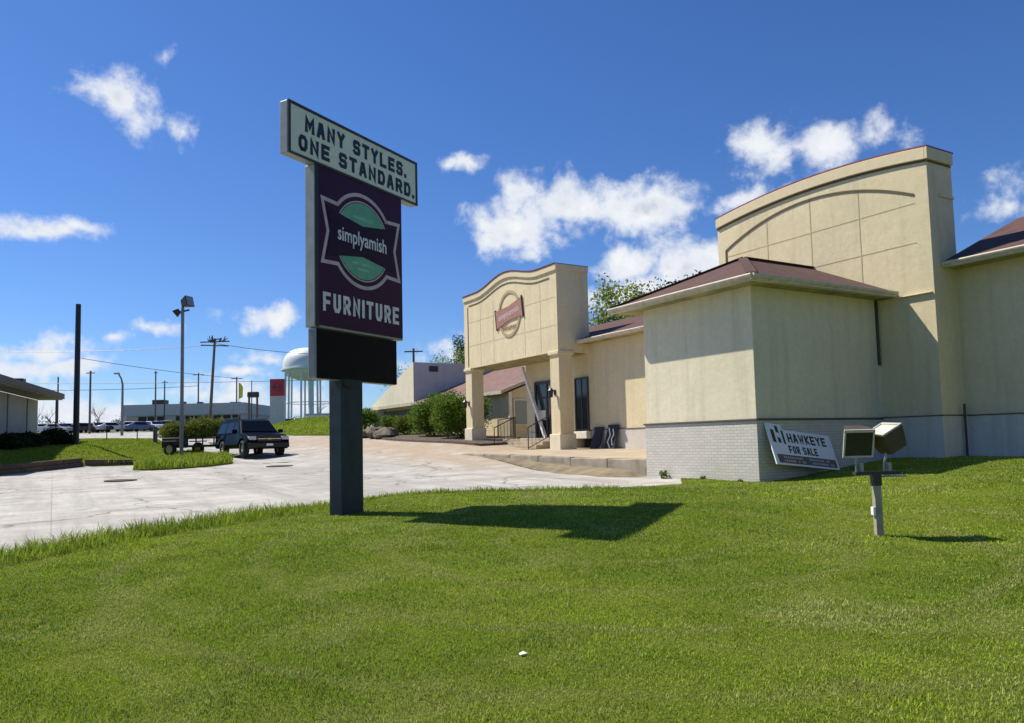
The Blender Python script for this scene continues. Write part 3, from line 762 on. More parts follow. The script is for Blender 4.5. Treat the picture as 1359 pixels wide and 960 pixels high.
# local: x' = t-6, y' = s-21.7
def wb(s0, s1, t0, t1, z0, z1): return MB().box(t0-6, t1-6, s0-21.7, s1-21.7, z0, z1)
wwl = MB(); wwl.prism([(6.5, .9), (6.5, 4.0), (14, 6.75), (21, 4.0), (21, .9)], lambda t, z: (t-6, .05, z), lambda t, z: (t-6, 18, z)); wwl = wwl.build('wall', M['stucco'], wing)
rr = MB(); rr.prism([(6, 4.0), (6, 4.1), (14, 7.05), (14, 6.93)], lambda t, z: (t-6, -.1, z), lambda t, z: (t-6, 18.2, z))
rr.prism([(14, 6.93), (14, 7.05), (22, 4.1), (22, 4.0)], lambda t, z: (t-6, -.1, z), lambda t, z: (t-6, 18.2, z))
rr.build('roof', M['shingle_far'], wing)
fa = MB(); fa.bar((0, -.12, 4.0), (0, 18.2, 4.0), .06, .18); fa.bar((0, -.13, 4.02), (8, -.13, 6.95), .05, .16); fa.build('fascia', M['gutter'], wing)
wn = wb(21.64, 21.78, 6.75, 7.6, 2.3, 3.65).build('window', M['cream_paint'], wing)
wb(21.61, 21.7, 6.82, 7.53, 2.37, 3.58).build('pane', M['glass_lt'], wn)
wb(21.6, 21.7, 6.45, 6.62, .9, 4.0).build('corner_post', M['cream_paint'], wing)
mo = MB(); mo.prism([(32.6, 3.9), (32.6, 6.62), (39.9, 4.25), (39.9, 3.9)], lambda s, z: (.02, s-21.7, z), lambda s, z: (10, s-21.7, z)); mo = mo.build('sloping_parapet', M['stucco_lt'], wing)
MB().box(.03, 9.98, 10.885, 10.90, 3.95, 6.60).build('parapet_side', M['shadeside'], mo)  # greyer sheet paints this side as shaded
wb(32.52, 32.6, 7.1, 7.7, 6.05, 6.4).build('vent', M['darkmetal'], mo)
wb(30, 39, 6.42, 6.5, .9, 3.75).build('stone_facing', M['stone'], wing)
wb(38.6, 39.9, 5.6, 6.6, 1.2, 3.9).build('stucco_pier', M['stucco_lt'], wing)
wb(33.5, 35.2, 6.38, 6.44, 2.5, 3.4).build('front_window', M['glass_lt'], wing)

# --- sidewalk, steps, railings
def hz(s, t): w = W(s, t); return Hs(*w)
swk = MB()
for a0, a1 in zip(np.linspace(3.7, 14.5, 10)[:-1], np.linspace(3.7, 14.5, 10)[1:]):
    tl0, tl1 = .25, .25
    def zz(s): return .97+.13*ss(3.7, 14.5, s)
    for t0_, t1_, top_, nm in ((.25, MT, .0, 0),):
        swk.add([P3(a0, tl0, zz(a0)), P3(a1-.008, tl1, zz(a1)), P3(a1-.008, t1_, zz(a1)+.09), P3(a0, t1_, zz(a0)+.09), P3(a0, tl0, .2), P3(a1-.008, tl1, .2), P3(a1-.008, t1_, .2), P3(a0, t1_, .2)],
                [(0, 1, 2, 3), (0, 4, 5, 1), (1, 5, 6, 2), (2, 6, 7, 3), (3, 7, 4, 0)])
o = swk.build('sidewalk', M['concrete'], loc=(C0[0], C0[1], 0), rz=ANG, bevel=.015); tag(o, kind='structure')
cu = MB()
for a0, a1 in zip(np.linspace(3.7, 14.5, 7)[:-1], np.linspace(3.7, 14.5, 7)[1:]):
    cu.box(.08, .246, a0, a1-.012, .2, .95+.13*float(ss(3.7, 14.5, (a0+a1)/2)))
o = cu.build('kerb', M['curb'], loc=(C0[0], C0[1], 0), rz=ANG, bevel=.025); tag(o, kind='structure')
# dirt strip against the kerb
def dirt_h(x, y):
    s = (x-C0[0])*U[0]+(y-C0[1])*U[1]; t = (x-C0[0])*V[0]+(y-C0[1])*V[1]
    return H(x, y)-.03+(.17*ss(-1.0, .1, t)*(1-ss(8, 13, s))+.02*np.sin(s*5)*np.sin(t*7+s))*ss(3.6, 4.8, s)
sheet('dirt_strip', [W(3.69, -.2), W(4.4, -.8), W(6, -.95), W(8, -.7), W(10.5, -.35), W(13, -.02), W(13.2, .1), W(3.66, .1)], M['dirt'], .02, .3, hfun=dirt_h)
ter = MB()
ter.box(PT+.9, MT+4, 14.55, 21.6, .3, 1.62)
for k in range(3): ter.box(PT+.9-.32*(3-k), PT+.9-.32*(2-k), 14.55, 17.4, .3, 1.62-.14*(3-k))
ter.build('terrace', M['concrete'], loc=(C0[0], C0[1], 0), rz=ANG, bevel=.015)['kind'] = 'structure'
bed = [W(17.6, 2.6), W(21, 2.2), W(27, 2.0), W(32, 2.6), W(33.5, 4), W(33, 6.4), W(20.5, 6.4), W(18.4, 4.1), W(17.6, 4.1)]
sheet('mulch_bed', bed, plain('bark mulch', (.10, .075, .055), .95, var=.45, scale=5, bump=.03), .10, .5)
def railing(a, b, za, zb, label, n=9, hgt=.95):
    a = W(*a); b = W(*b); t_ = thing('railing', label, 'railing', (a[0], a[1], za), 0, 'iron railings at the store entrance')
    d = Vector((b[0]-a[0], b[1]-a[1], zb-za))
    rl = MB(); rl.tube([(0, 0, hgt), tuple(d+Vector((0, 0, hgt)))], .022, 6); rl.tube([(0, 0, .12), tuple(d+Vector((0, 0, .12)))], .015, 6); rl.build('rail', M['rust'], t_)
    for q in (0, 1):
        p = d*q; MB().cyl(p-Vector((0, 0, .05)), p+Vector((0, 0, hgt)), .024, n=6).build('post', M['rust'], t_)
    bl_ = MB()
    for k in range(1, n):
        p = d*(k/n); bl_.cyl(p+Vector((0, 0, .12)), p+Vector((0, 0, hgt)), .009, n=5)
    bl_.build('balusters', M['rust'], t_)
railing((20.6, 5.2), (17.5, 4.3), 1.62, 1.62, 'black iron railing along the back edge of the entrance terrace', 20)
railing((17.45, 4.2), (17.45, 3.2), 1.60, 1.16, 'short iron handrail on the far side of the entrance steps', 6)
railing((14.5, 4.2), (14.5, 3.1), 1.60, 1.10, 'short iron handrail beside the near column', 6)

def lantern(s, t, z, label):
    w = W(s, t); l_ = thing('wall_lantern', label, 'lantern', (w[0], w[1], z), ANG, 'lanterns on the portico columns')
    MB().box(-.03, .0, -.06, .06, -.1, .1).build('backplate', M['black'], l_)
    MB().tube([(-.02, 0, .0), (-.12, 0, .10), (-.2, 0, .12)], .014, 6).build('arm', M['black'], l_)
    b = MB(); b.lathe([(.0, -.20), (.07, -.19), (.10, .06), (.13, .07), (.04, .17), (.0, .2)], (-.2, 0, 0), 8); b.build('lamp_body', M['black'], l_)
lantern(PS0+.31, PT+.02, 3.35, 'black lantern on the near portico column')
lantern(PS1-.31, PT+.02, 3.30, 'black lantern on the far portico column')

# dark boards leaning against the main wall
def board(s, lean, w, h, label):
    q = W(s, MT-.35); b = thing('leaning_board', label, 'board', (q[0], q[1], 1.06), ANG, 'dark boards leaning on the store wall')
    mb = MB(); mb.bar((0, 0, 0), (.27, 0, h), w, .05, up=(1, 0, 0)); mb.build('panel', M['black'], b, bevel=.01)
    return b
b1 = board(10.95, .2, .62, .98, 'dark leaning board with pale curved lettering beside the tall window')
b2 = board(11.85, .2, .55, .92, 'plain dark leaning board nearest the portico column')
def fB(a, b, d): return (-.03-d+.27*b/.98, -a, b)
mk = MB(); strip(mk, [(-.2, .85), (-.05, .6), (-.15, .35), (.05, .12)], .05, fB, .012); strip(mk, [(.05, .8), (.16, .62), (.06, .45), (.15, .25)], .05, fB, .012); mk.build('pale_marking', M['white'], b1)

# ------------------------------------------------------------------ pylon sign
SA = R(29.6); sw_ = np.array([math.sin(SA), math.cos(SA)]); sn = np.array([sw_[1], -sw_[0]])
sp = np.array([-2.8, 12.575])   # front near corner of the post
# local frame: x' = along the sign (w), y' = -n (away from the face)  -> rz so x axis = sw_
SRZ = math.atan2(sw_[1], sw_[0])
sz = Hs(*sp)
sign = thing('pylon_sign', 'tall two sided store sign on a dark post with cream top cabinet and purple panel', 'sign', (sp[0], sp[1], 0), SRZ)
# y' axis = rot90(x') = (-sw_y, sw_x) = -n ; front face is at y'=0 and the sign's depth runs to +y'
MB().box(0, .53, .0, .27, sz-.5, 2.60).build('post', M['postpaint'], sign, bevel=.012)
MB().box(.05, .30, -.04, .0, 2.46, 2.56).build('conduit_box', M['rust'], sign)
led = MB().box(-.575, 1.47, .02, .17, 2.565, 3.372).build('display_cabinet', M['signgrey'], sign, bevel=.01)
MB().box(-.54, 1.475, .008, .02, 2.575, 3.365).build('screen', M['ledglass'], led)
MB().box(-.579, -.5755, .035, .155, 2.6, 3.34).build('side_panel', plain('dark cabinet side', (.14, .16, .17), .5), led)
pan = MB().box(-.615, 1.63, -.02, .19, 3.385, 6.018).build('purple_cabinet', M['signgrey'], sign, bevel=.012)
MB().box(-.535, 1.61, -.034, -.02, 3.42, 6.017).build('panel_face', M['purple'], pan)
MB().box(-.614, -.535, -.036, -.02, 3.388, 6.017).build('face_frame', M['black'], pan)
cab = MB().box(-1.20, 2.10, -.03, .14, 6.02, 6.86).build('top_cabinet', M['signgrey'], sign, bevel=.015)
cf = MB().box(-1.14, 2.05, -.040, -.03, 6.065, 6.815).build('face_panel', M['signface'], cab)
fr = MB()
for a in ((-1.2, 2.1, 6.815, 6.862), (-1.2, 2.1, 6.018, 6.05), (-1.2, -1.15, 6.05, 6.815), (2.06, 2.1, 6.05, 6.815)): fr.box(a[0], a[1], -.052, -.03, a[2], a[3])
fr.build('frame', M['darkmetal'], cab)
def fS(a, b, d): return (a, -.041-d, b)
t1 = MB(); letters(t1, 'MANY STYLES.', -.84, 1.76, 6.465, 6.725, .064, fS, gap=.30); t1.build('lettering', M['letterk'], cab)
t1 = MB(); letters(t1, 'ONE STANDARD.', -.98, 2.0, 6.13, 6.39, .064, fS, gap=.30); t1.build('lettering', M['letterk'], cab)
def fQ(a, b, d): return (a, -.0345-d, b)
t1 = MB(); letters(t1, 'FURNITURE', -.45, 1.50, 3.66, 3.97, .062, fQ, gap=.34); t1.build('panel_lettering', M['letterw'], pan)
# round logo
LC = (.53, 4.985); LR = .80
def fL(a, b, d): return (LC[0]+a, -.0345-d, LC[1]+b)
lo = MB()
# outline following circle and bow tie
bt, bw_, bh0, bh1 = .44, .98, .44, .44
ang0 = math.asin(.50/LR)
outl = [(LR*math.cos(q), LR*math.sin(q)) for q in np.linspace(ang0, math.pi-ang0, 30)]
outl += [(-.97, .50), (-.82, .0), (-.97, -.50)] if False else [(-.99, .52), (-.86, 0), (-.99, -.52)]
outl += [(LR*math.cos(q), LR*math.sin(q)) for q in np.linspace(math.pi+ang0, 2*math.pi-ang0, 30)]
outl += [(.99, -.52), (.86, 0), (.99, .52), (LR*math.cos(ang0), LR*math.sin(ang0))]
strip(lo, outl, .062, fL, .003); logo = lo.build('logo_outline', M['lilac'], pan)
gd = MB(); 
up = [(.66*math.cos(q), .66*math.sin(q)) for q in np.linspace(R(32), R(148), 24)]
gd.prism(up+[(0, .27)], lambda a, b: fL(a, b, .0), lambda a, b: fL(a, b, .003))
gd.prism([(a, -b) for a, b in up][::-1]+[(0, -.27)], lambda a, b: fL(a, b, .0), lambda a, b: fL(a, b, .003)); gd.build('logo_green', M['green'], logo)
gr = MB()
for sgn in (1, -1):
    strip(gr, [(.685*math.cos(q), sgn*.685*math.sin(q)) for q in np.linspace(R(31), R(149), 24)], .022, fL, .004)
gr.build('logo_ring', M['lilac'], logo)
bn = MB(); bn.prism([(-.90, .42), (0, .24), (.90, .42), (.78, 0), (.90, -.42), (0, -.24), (-.90, -.42), (-.78, 0)], lambda a, b: fL(a, b, .0031), lambda a, b: fL(a, b, .006)); bn.build('logo_banner', M['purple_dk'], logo)
put_text('logo_lettering', 'simplyamish', .30, .004, M['letterw'], logo, lambda a, b, d: fL(a, b*1.15+.02, .0065+d), .88)
sm = MB()
for (x0, x1, y0) in ((-.22, .22, .40), (-.25, -.1, -.40), (-.05, .1, -.40), (.13, .27, -.40), (-.13, .0, -.49), (.04, .15, -.49)): strip(sm, [(x0, y0), (x1, y0)], .04, fL, .0036)
sm.build('logo_small_marks', M['greenlt'], logo)

# ------------------------------------------------------------------ twin floodlight post
fx, fy = 4.40, 9.43; fz = Hs(fx, fy)
fp = thing('floodlight_post', 'short grey post with two boxy floodlights standing on the right of the lawn', 'floodlight', (fx, fy, fz), 0)
pm = MB(); pm.box(-.042, .042, -.042, .042, -.2, .66); pm.build('post', plain('weathered grey post', (.34, .30, .22), .8, var=.25, scale=4), fp, bevel=.006)
MB().box(-.05, .05, -.05, .05, .655, .79).build('post_sleeve', M['darkmetal'], fp, bevel=.004)
MB().box(-.26, .28, -.05, .05, .785, .825).build('crossbar', M['darkmetal'], fp, bevel=.004)
MB().box(.06, .33, -.10, .06, .758, .772).build('wire_tray', M['metal'], fp)
MB().box(-.075, -.045, -.05, .02, .30, .40).build('junction_box', M['white'], fp, bevel=.004)
def flood(cx, cz, n, spin, w, h, dp, lx, lens):
    n = Vector(n).normalized(); xx = n.cross(Vector((0, 0, 1))).normalized(); xx.negate(); xx = (xx if xx.x > 0 or abs(n.y) < abs(n.x) else xx)
    xx.rotate(Matrix.Rotation(spin, 3, n)); zz2 = xx.cross(-n)
    Mx = Matrix.Translation((cx, 0, cz)) @ Matrix((xx, -n, zz2)).transposed().to_4x4()
    # open face toward -y local
    b = MB()
    b.box(-w/2, w/2, -dp/2, -dp/2+.02, h/2-.035, h/2, Mx); b.box(-w/2, w/2, -dp/2, -dp/2+.02, -h/2, -h/2+.02, Mx)
    b.box(-w/2, -w/2+.02, -dp/2, -dp/2+.02, -h/2+.02, h/2-.02, Mx); b.box(w/2-.02, w/2, -dp/2, -dp/2+.02, -h/2+.02, h/2-.02, Mx)
    k = .62
    q = [(-w/2, -dp/2+.02, -h/2), (w/2, -dp/2+.02, -h/2), (w/2, -dp/2+.02, h/2), (-w/2, -dp/2+.02, h/2), (-w/2*k, dp/2, -h/2*k), (w/2*k, dp/2, -h/2*k), (w/2*k, dp/2, h/2*.95), (-w/2*k, dp/2, h/2*.95)]
    hb = MB(); hb.add([Mx @ Vector(p) for p in q], [(0, 1, 5, 4), (1, 2, 6, 5), (2, 3, 7, 6), (3, 0, 4, 7), (4, 5, 6, 7)])
    hd = hb.build('floodlight_head', M['floodb'], fp); b.build('rim', M['flood'], hd)
    MB().box(-w/2+.02, w/2-.02, -dp/2+.012, -dp/2+.016, -h/2+.02, h/2-.035, Mx).build('lens', lens, hd)
    br = MB(); br.tube([(lx-.06, 0, .825), (lx-.06, 0, .90), (cx, .0, cz-h*.2)], .014, 6); br.cyl((lx, 0, .82), (lx, 0, .93), .03, n=8); br.build('bracket', M['metal'], fp)
M['flood'] = plain('pale floodlight rim', (.50, .46, .38), .6, var=.15)  # rim coloured paler than the body
M['floodb'] = plain('brown floodlight housing', (.075, .062, .045), .6, spec=.2)
M['darklens'] = plain('dark floodlight lens', (.045, .042, .026), .4, spec=.15)
M['litlens'] = plain('painted sunlit lens', (.62, .58, .48), .35)  # sunlight on the right lens, put into its pale colour
flood(-.22, 1.20, (-.06, -1, -.32), 0, .36, .35, .22, -.17, M['darklens'])
flood(.165, 1.21, (-.42, -.16, .88), R(-6), .33, .31, .30, .17, M['litlens'])

# ------------------------------------------------------------------ for sale banner board
def rect3(tl, tr, bl):
    return Vector(tl), Vector(tr), Vector(bl)
hs = thing('for_sale_sign', 'white for sale board leaning crookedly against the shaded brick wall', 'sign', (C0[0], C0[1], 0), ANG)
# board corners in store coords (s,t,z): bottom edge away from the wall
HB = [(-.12, .16, 1.68), (-.12, 2.26, 1.46), (-.43, 2.32, .69), (-.43, .11, .89)]
TL, TR, BR, BL = [Vector(P3(*p)) for p in HB]
ex = (TR-TL); ex_n = ex.normalized(); ey = (BL-TL); ey_n = (ey-ex_n*ey.dot(ex_n)).normalized(); nn = ex_n.cross(ey_n)
if nn.y > 0: nn = -nn            # toward the viewer (-s)
BWd, BHt = ex.length, ey.dot(ey_n)
shear = ey.dot(ex_n)/BHt
def fH(a, b, d): return TL+ex_n*(a+shear*b*.55)+ey_n*b+nn*d     # a right, b down
bd = MB(); bd.prism([(0, 0), (BWd, 0), (BWd, BHt), (0, BHt)], lambda a, b: fH(a, b, -.03), lambda a, b: fH(a, b, 0)); 
bd.prism([(0, -.12), (.50, -.12), (.50, 0), (0, 0)], lambda a, b: fH(a, b, -.03), lambda a, b: fH(a, b, 0)); bd = bd.build('board', M['banner'], hs)
lg = MB()
for (x0, x1, y0, y1) in ((.10, .20, .02, .34), (.27, .36, -.08, .10), (.27, .36, .20, .34), (.44, .50, .02, .36)): lg.prism([(x0, y0), (x1, y0+.02), (x1, y1), (x0, y1-.02)], lambda a, b: fH(a, b, .001), lambda a, b: fH(a, b, .004))
lg.build('logo_blocks', M['letterk'], bd)
hl = MB(); letters(hl, 'HAWKEYE', .60, 1.90, -.30, -.08, .045, lambda a, b, d: fH(a, -b, d), gap=.25); letters(hl, 'FOR SALE', .54, 1.50, -.56, -.38, .036, lambda a, b, d: fH(a, -b, d), gap=.25); hl.build('lettering', M['letterk'], bd)
st = MB(); st.prism([(.10, BHt-.24), (BWd-.06, BHt-.24), (BWd-.06, BHt-.04), (.10, BHt-.04)], lambda a, b: fH(a, b, .001), lambda a, b: fH(a, b, .003)); st.build('lower_band', plain('grey print band', (.10, .09, .10), .5), bd)
sm = MB()
for k in range(26):
    x0 = .28+k*.065
    for r_ in range(2):
        if random.random() < .7 and not (.95 < x0 < 1.12): sm.prism([(x0, BHt-.20+.08*r_), (x0+.045, BHt-.20+.08*r_), (x0+.045, BHt-.155+.08*r_), (x0, BHt-.155+.08*r_)], lambda a, b: fH(a, b, .003), lambda a, b: fH(a, b, .0045))
sm.build('small_print', plain('pale small print', (.42, .40, .42), .5), bd)

# ------------------------------------------------------------------ vegetation helpers
def leaf_cloud(n, blobs, size, flat=.0):
    """leaf quads spread through blobs [(centre, radii, weight)], denser toward the shells"""
    w = np.array([b[2] for b in blobs], float); idx = RNG.choice(len(blobs), n, p=w/w.sum())
    c = np.array([b[0] for b in blobs])[idx]; r = np.array([b[1] for b in blobs])[idx]
    d = RNG.normal(0, 1, (n, 3)); d /= np.linalg.norm(d, axis=1)[:, None]
    rad = RNG.uniform(0, 1, n)**.45*RNG.normal(1, .10, n)
    p = c+d*r*rad[:, None]
    a = RNG.normal(0, 1, (n, 3)); a /= np.linalg.norm(a, axis=1)[:, None]
    b = np.cross(a, RNG.normal(0, 1, (n, 3))); b /= np.linalg.norm(b, axis=1)[:, None]
    s = size*RNG.uniform(.6, 1.4, n)[:, None]
    v = np.stack([p-a*s, p-b*s*.55, p+a*s, p+b*s*.55], 1).reshape(-1, 3)
    return v, np.arange(4*n).reshape(n, 4)
def crown_obj(name, n, blobs, size, mat, parent):
    v, f = leaf_cloud(n, blobs, size); o = mesh_np(name, v, f, mat); o.parent = parent; return o
def branches(mb, p, d, L, r, lev, spread, tips, twist=.35, up=.12):
    p = Vector(p); d = Vector(d).normalized(); pts = [p]; n = 4; rs = [r]
    q = p.copy(); dd = d.copy()
    for i in range(n):
        dd = (dd+Vector((random.gauss(0, twist*.35), random.gauss(0, twist*.35), random.gauss(0, .08)+up*.4))).normalized()
        q = q+dd*(L/n); pts.append(q.copy()); rs.append(r*(1-.45*(i+1)/n))
    mb.tube(pts, rs, 6 if lev > 1 else 4)
    if lev == 0: tips.append(pts[-1]); return
    for k in range(random.choice((3, 4, 4)) if lev > 1 else 4):
        i = random.choice((2, 3, 4, 4)); a = random.uniform(0, 2*math.pi)
        e = dd.orthogonal().normalized(); e.rotate(Matrix.Rotation(a, 3, dd))
        nd = (dd+e*spread*random.uniform(.6, 1.25)).normalized()
        branches(mb, pts[i], nd, L*random.uniform(.55, .75), rs[i]*.62, lev-1, spread, tips, twist, up)
    tips.append(pts[-1])
def shrub(name, label, x, y, r, hgt, mat, n, size=.06, blobs=None, group=None):
    z = Hs(x, y)+.05; t_ = thing(name, label, 'shrub', (x, y, z), 0, group)
    B = []
    for k in range(11):
        a = random.uniform(0, 6.28); q = random.uniform(.1, .62)*r
        B.append(((q*math.cos(a), q*math.sin(a), hgt*random.uniform(.38, .78)), (r*.45, r*.45, hgt*random.uniform(.22, .34)), 1))
    B.append(((0, 0, hgt*.42), (r*.85, r*.85, hgt*.42), 3))
    crown_obj('crown', n, B, size, mat, t_)
    m = MB(); tips = []
    for k in range(5): branches(m, (random.uniform(-.15, .15)*r, random.uniform(-.15, .15)*r, 0), (random.uniform(-.6, .6), random.uniform(-.6, .6), 1), hgt*.55, .03, 1, .6, tips)
    m.build('stems', M['bark'], t_); return t_
# big clipped bushes left of the portico
w1 = W(23.6, 3.3); w2 = W(27.3, 4.2)
shrub('shrub', 'large rounded green bush beside the far portico column', *W(22.6, 4.2), 1.75, 2.35, M['bush'], 24000, .055)
shrub('shrub', 'rounded bush adjoining the largest bush on its left side', *W(26.3, 4.3), 1.55, 2.2, M['bush'], 18000, .055)
shrub('shrub', 'small yellow green bush left of the two large bushes', *W(29.8, 4.3), .95, 1.3, M['bush_yl'], 4500, .05)
shrub('shrub', 'low dark green shrub by the cream pier of the low wing', *W(37.2, 4.6), 1.25, 1.5, M['bush'], 5000, .06)
shrub('shrub', 'thin low shrub under the stone faced wall', *W(33.5, 5.0), 1.0, 1.1, M['bush'], 3500, .06)
# rock pile at the edge of the far lawn
rp = thing('rock_pile', 'low heap of brown rocks at the edge of the far lawn', 'rocks', (*W(30.2, 2.7), hz(30.2, 2.7)), ANG)
for k in range(11):
    m = MB(); bm = bmesh.new(); bmesh.ops.create_icosphere(bm, subdivisions=2, radius=1)
    sx, sy, sz_ = random.uniform(.3, .6), random.uniform(.35, .8), random.uniform(.2, .42)
    ph = random.uniform(0, 9)
    cx, cy = random.uniform(-.5, .5), random.uniform(-1.7, 1.7)
    m.add([(cx+v.co.x*sx*(1+.2*math.sin(v.co.y*4+ph)), cy+v.co.y*sy*(1+.2*math.sin(v.co.z*5+ph)), .1+.25*(1-abs(cy)/1.7)+v.co.z*sz_*(1+.2*math.sin(v.co.x*4+ph))) for v in bm.verts], [tuple(v.index for v in f.verts) for f in bm.faces]); bm.free()
    m.build('rock', M['stone'], rp)
# hedge beyond the road
hg = thing('hedge', 'long low yellow green hedge across the far road', 'hedge', (-30.9, 75, Hs(-30.9, 75)), 0)
B = [((x_, random.uniform(-.6, .6), random.uniform(.5, 1.1)+(.25 if x_ > 0 else 0)), (random.uniform(.6, .95), .9, random.uniform(.5, .85)), 1) for x_ in np.linspace(-2.9, 2.9, 22)]
B += [((x_, random.uniform(-.5, .1), .25), (random.uniform(.6, .95), .9, .5), .8) for x_ in np.linspace(-2.9, 2.9, 18)]
crown_obj('crown', 17000, B, .09, M['bush_yl2'] if 'bush_yl2' in M else M['bush_yl'], hg)
m = MB(); tips = []
for x_ in (-2, 0, 2): branches(m, (x_, 0, 0), (0, 0, 1), .9, .04, 1, .6, tips)
m.build('stems', M['bark'], hg)
# shade-grown shrubs against the left building
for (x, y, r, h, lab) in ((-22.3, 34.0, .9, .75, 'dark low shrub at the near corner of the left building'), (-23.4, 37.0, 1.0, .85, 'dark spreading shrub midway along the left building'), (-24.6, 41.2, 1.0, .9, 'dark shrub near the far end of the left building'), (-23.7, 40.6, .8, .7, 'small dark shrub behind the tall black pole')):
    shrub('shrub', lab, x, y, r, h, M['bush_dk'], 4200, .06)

def tree(name, label, x, y, hgt, cr, mat, nleaf, size, lev=3, spread=.75, z=None, trunk=.3, group=None, up=.15):
    z = Hs(x, y) if z is None else z
    t_ = thing(name, label, 'tree', (x, y, z), 0, group); m = MB(); tips = []
    branches(m, (0, 0, -.2), (random.gauss(0, .05), random.gauss(0, .05), 1), hgt*.42, hgt*.022, lev, spread, tips, .3, up)
    m.build('trunk', M['bark'] if nleaf else M['twig'], t_)
    if nleaf:
        sel = [tp for tp in tips if tp.z > hgt*.25]
        B = [(tuple(tp), (cr*random.uniform(.16, .30),)*2+(cr*random.uniform(.14, .28),), 1) for tp in sel]
        crown_obj('crown', nleaf, B, size, mat, t_)
    return t_
random.seed(21)
tree('tree', 'leafy green spring tree rising behind the main roof', 6.4, 47, 9.6, 4.2, M['leaf'], 7000, .11, 3, .6)
tree('tree', 'second green tree close right of the leafy tree behind the roof', 9.2, 50, 9.2, 3.8, M['leaf'], 4500, .11, 3, .6)
tree('tree', 'darker thin topped tree above the hip roof edge', 10.6, 56, 11.4, 3.6, M['leaf_dk'], 2600, .11, 3, .5)
tree('tree', 'budding tree above the pale parapet of the low wing', -5.5, 62, 6.0, 2.8, M['leaf'], 900, .09, 3, .6)
tree('tree', 'budding tree just left of the far portico column', -3.4, 66, 6.3, 2.8, M['leaf_dk'], 1500, .10, 3, .6)
tree('tree', 'sparse tree left of the parapet top', -9.0, 70, 5.2, 2.6, M['leaf'], 400, .10, 3, .6)
far_trees = [(-72, 150, 5), (-80, 165, 6), (-86, 160, 6.5), (-92, 170, 6), (-76, 175, 7), (-99, 165, 7), (-38, 150, 6), (-36, 170, 7), (-32, 160, 6), (-24, 150, 7), (-20, 140, 6), (-106, 172, 7)]
for i, (x, y, h) in enumerate(far_trees):
    tree('bare_tree', 'small bare grey tree on the far skyline', x, y, h, 2.5, M['leaf'], 0, .1, 3, .8, group='bare trees on the skyline')

wv = []; 
for a, b, n in ((-230, -95, 42), (-88, -60, 8), (-52, -36, 6)):
    for x_ in np.linspace(a, b, n): wv.append(((x_, 300+random.uniform(-8, 8), random.uniform(.5, 3.2)), (random.uniform(2.5, 5), 3, random.uniform(2., 4.2)), 1))
v_, f_w = leaf_cloud(9000, wv, .42); v_[:, 2] += H(v_[:, 0], v_[:, 1])
tag(mesh_np('distant_woods', v_, f_w, M['woods']), 'grey brown leafless woods along the far skyline', 'woods', kind='stuff')
# ------------------------------------------------------------------ left building, timber edging
LA = R(19.7)
lb = thing('left_building', 'low grey walled building with dark overhanging eave at the left edge', 'building', (-21.96-1.25*math.cos(LA), 33-1.25*math.sin(LA), 1.27), LA)
wl = MB().box(-11, 0, -3.5, 12.3, -.9, 3.22).build('wall', M['wallgrey'], lb)
for y_ in (-1.5, 2.2, 6.0, 9.8): MB().box(0, .05, y_, y_+.12, -.6, 3.2).build('batten', M['polegrey'], wl)
r_ = MB(); r_.prism([(1.25, 3.35), (1.25, 3.62), (-5.5, 4.75), (-12, 3.6), (-12, 3.4), (-5.5, 4.5)], lambda x, z: (x, -4.2, z), lambda x, z: (x, 12.6, z)); ro = r_.build('roof', M['darkroof'], lb)
s_ = MB().box(0, 1.2, -4.1, 12.5, 3.24, 3.36).build('soffit', plain('eave boards', (.30, .27, .24), .8), ro)
fs_ = MB().box(1.25, 1.29, -4.2, 12.6, 3.30, 3.60).build('fascia', plain('brown fascia', (.16, .13, .11), .7), ro)
MB().cyl((-.8, 5.0, 3.9), (-.8, 5.0, 4.85), .06, n=8).build('vent_pipe', M['metal'], ro)
MB().box(-.6, -.1, 9.4, 10.0, 3.8, 4.25).build('roof_vent', M['darkmetal'], ro)
MB().cyl((1.0, 11.9, -.3), (1.0, 11.9, 3.3), .04, n=8).build('eave_post', M['darkmetal'], lb)
tb = thing('timber_edging', 'long dark landscape timber edging below the left lawn', 'edging', (-18.35, 18, .3), 0)
L_ = [(-18.35, 16), (-18.45, 24), (-18.6, 29), (-18.68, 33.3)]
for (a, b) in zip(L_[:-1], L_[1:]):
    n = 3
    for k in range(n):
        p = Vector(a).lerp(Vector(b), k/n); q = Vector(a).lerp(Vector(b), (k+1)/n)
        for j in range(2):
            za = Hs(p.x, p.y)+.10+.19*j; zb = Hs(q.x, q.y)+.10+.19*j
            MB().bar((p.x+18.35+.06*(1-j), p.y-18+.01, za-.3), (q.x+18.35+.06*(1-j), q.y-18-.01, zb-.3), .18, .185).build('timber', M['timber'], tb, bevel=.015)
for (a, b) in (((-18.6, 33.55), (-16.45, 34.05)),):
    for j in range(2):
        za = Hs(a[0]+.4, a[1])+.05+.17*j
        MB().bar((a[0]+18.35, a[1]-18, za-.3), (b[0]+18.35, b[1]-18, Hs(*b)+.05+.1*j-.3), .18, .17).build('timber', M['timber'], tb, bevel=.015)

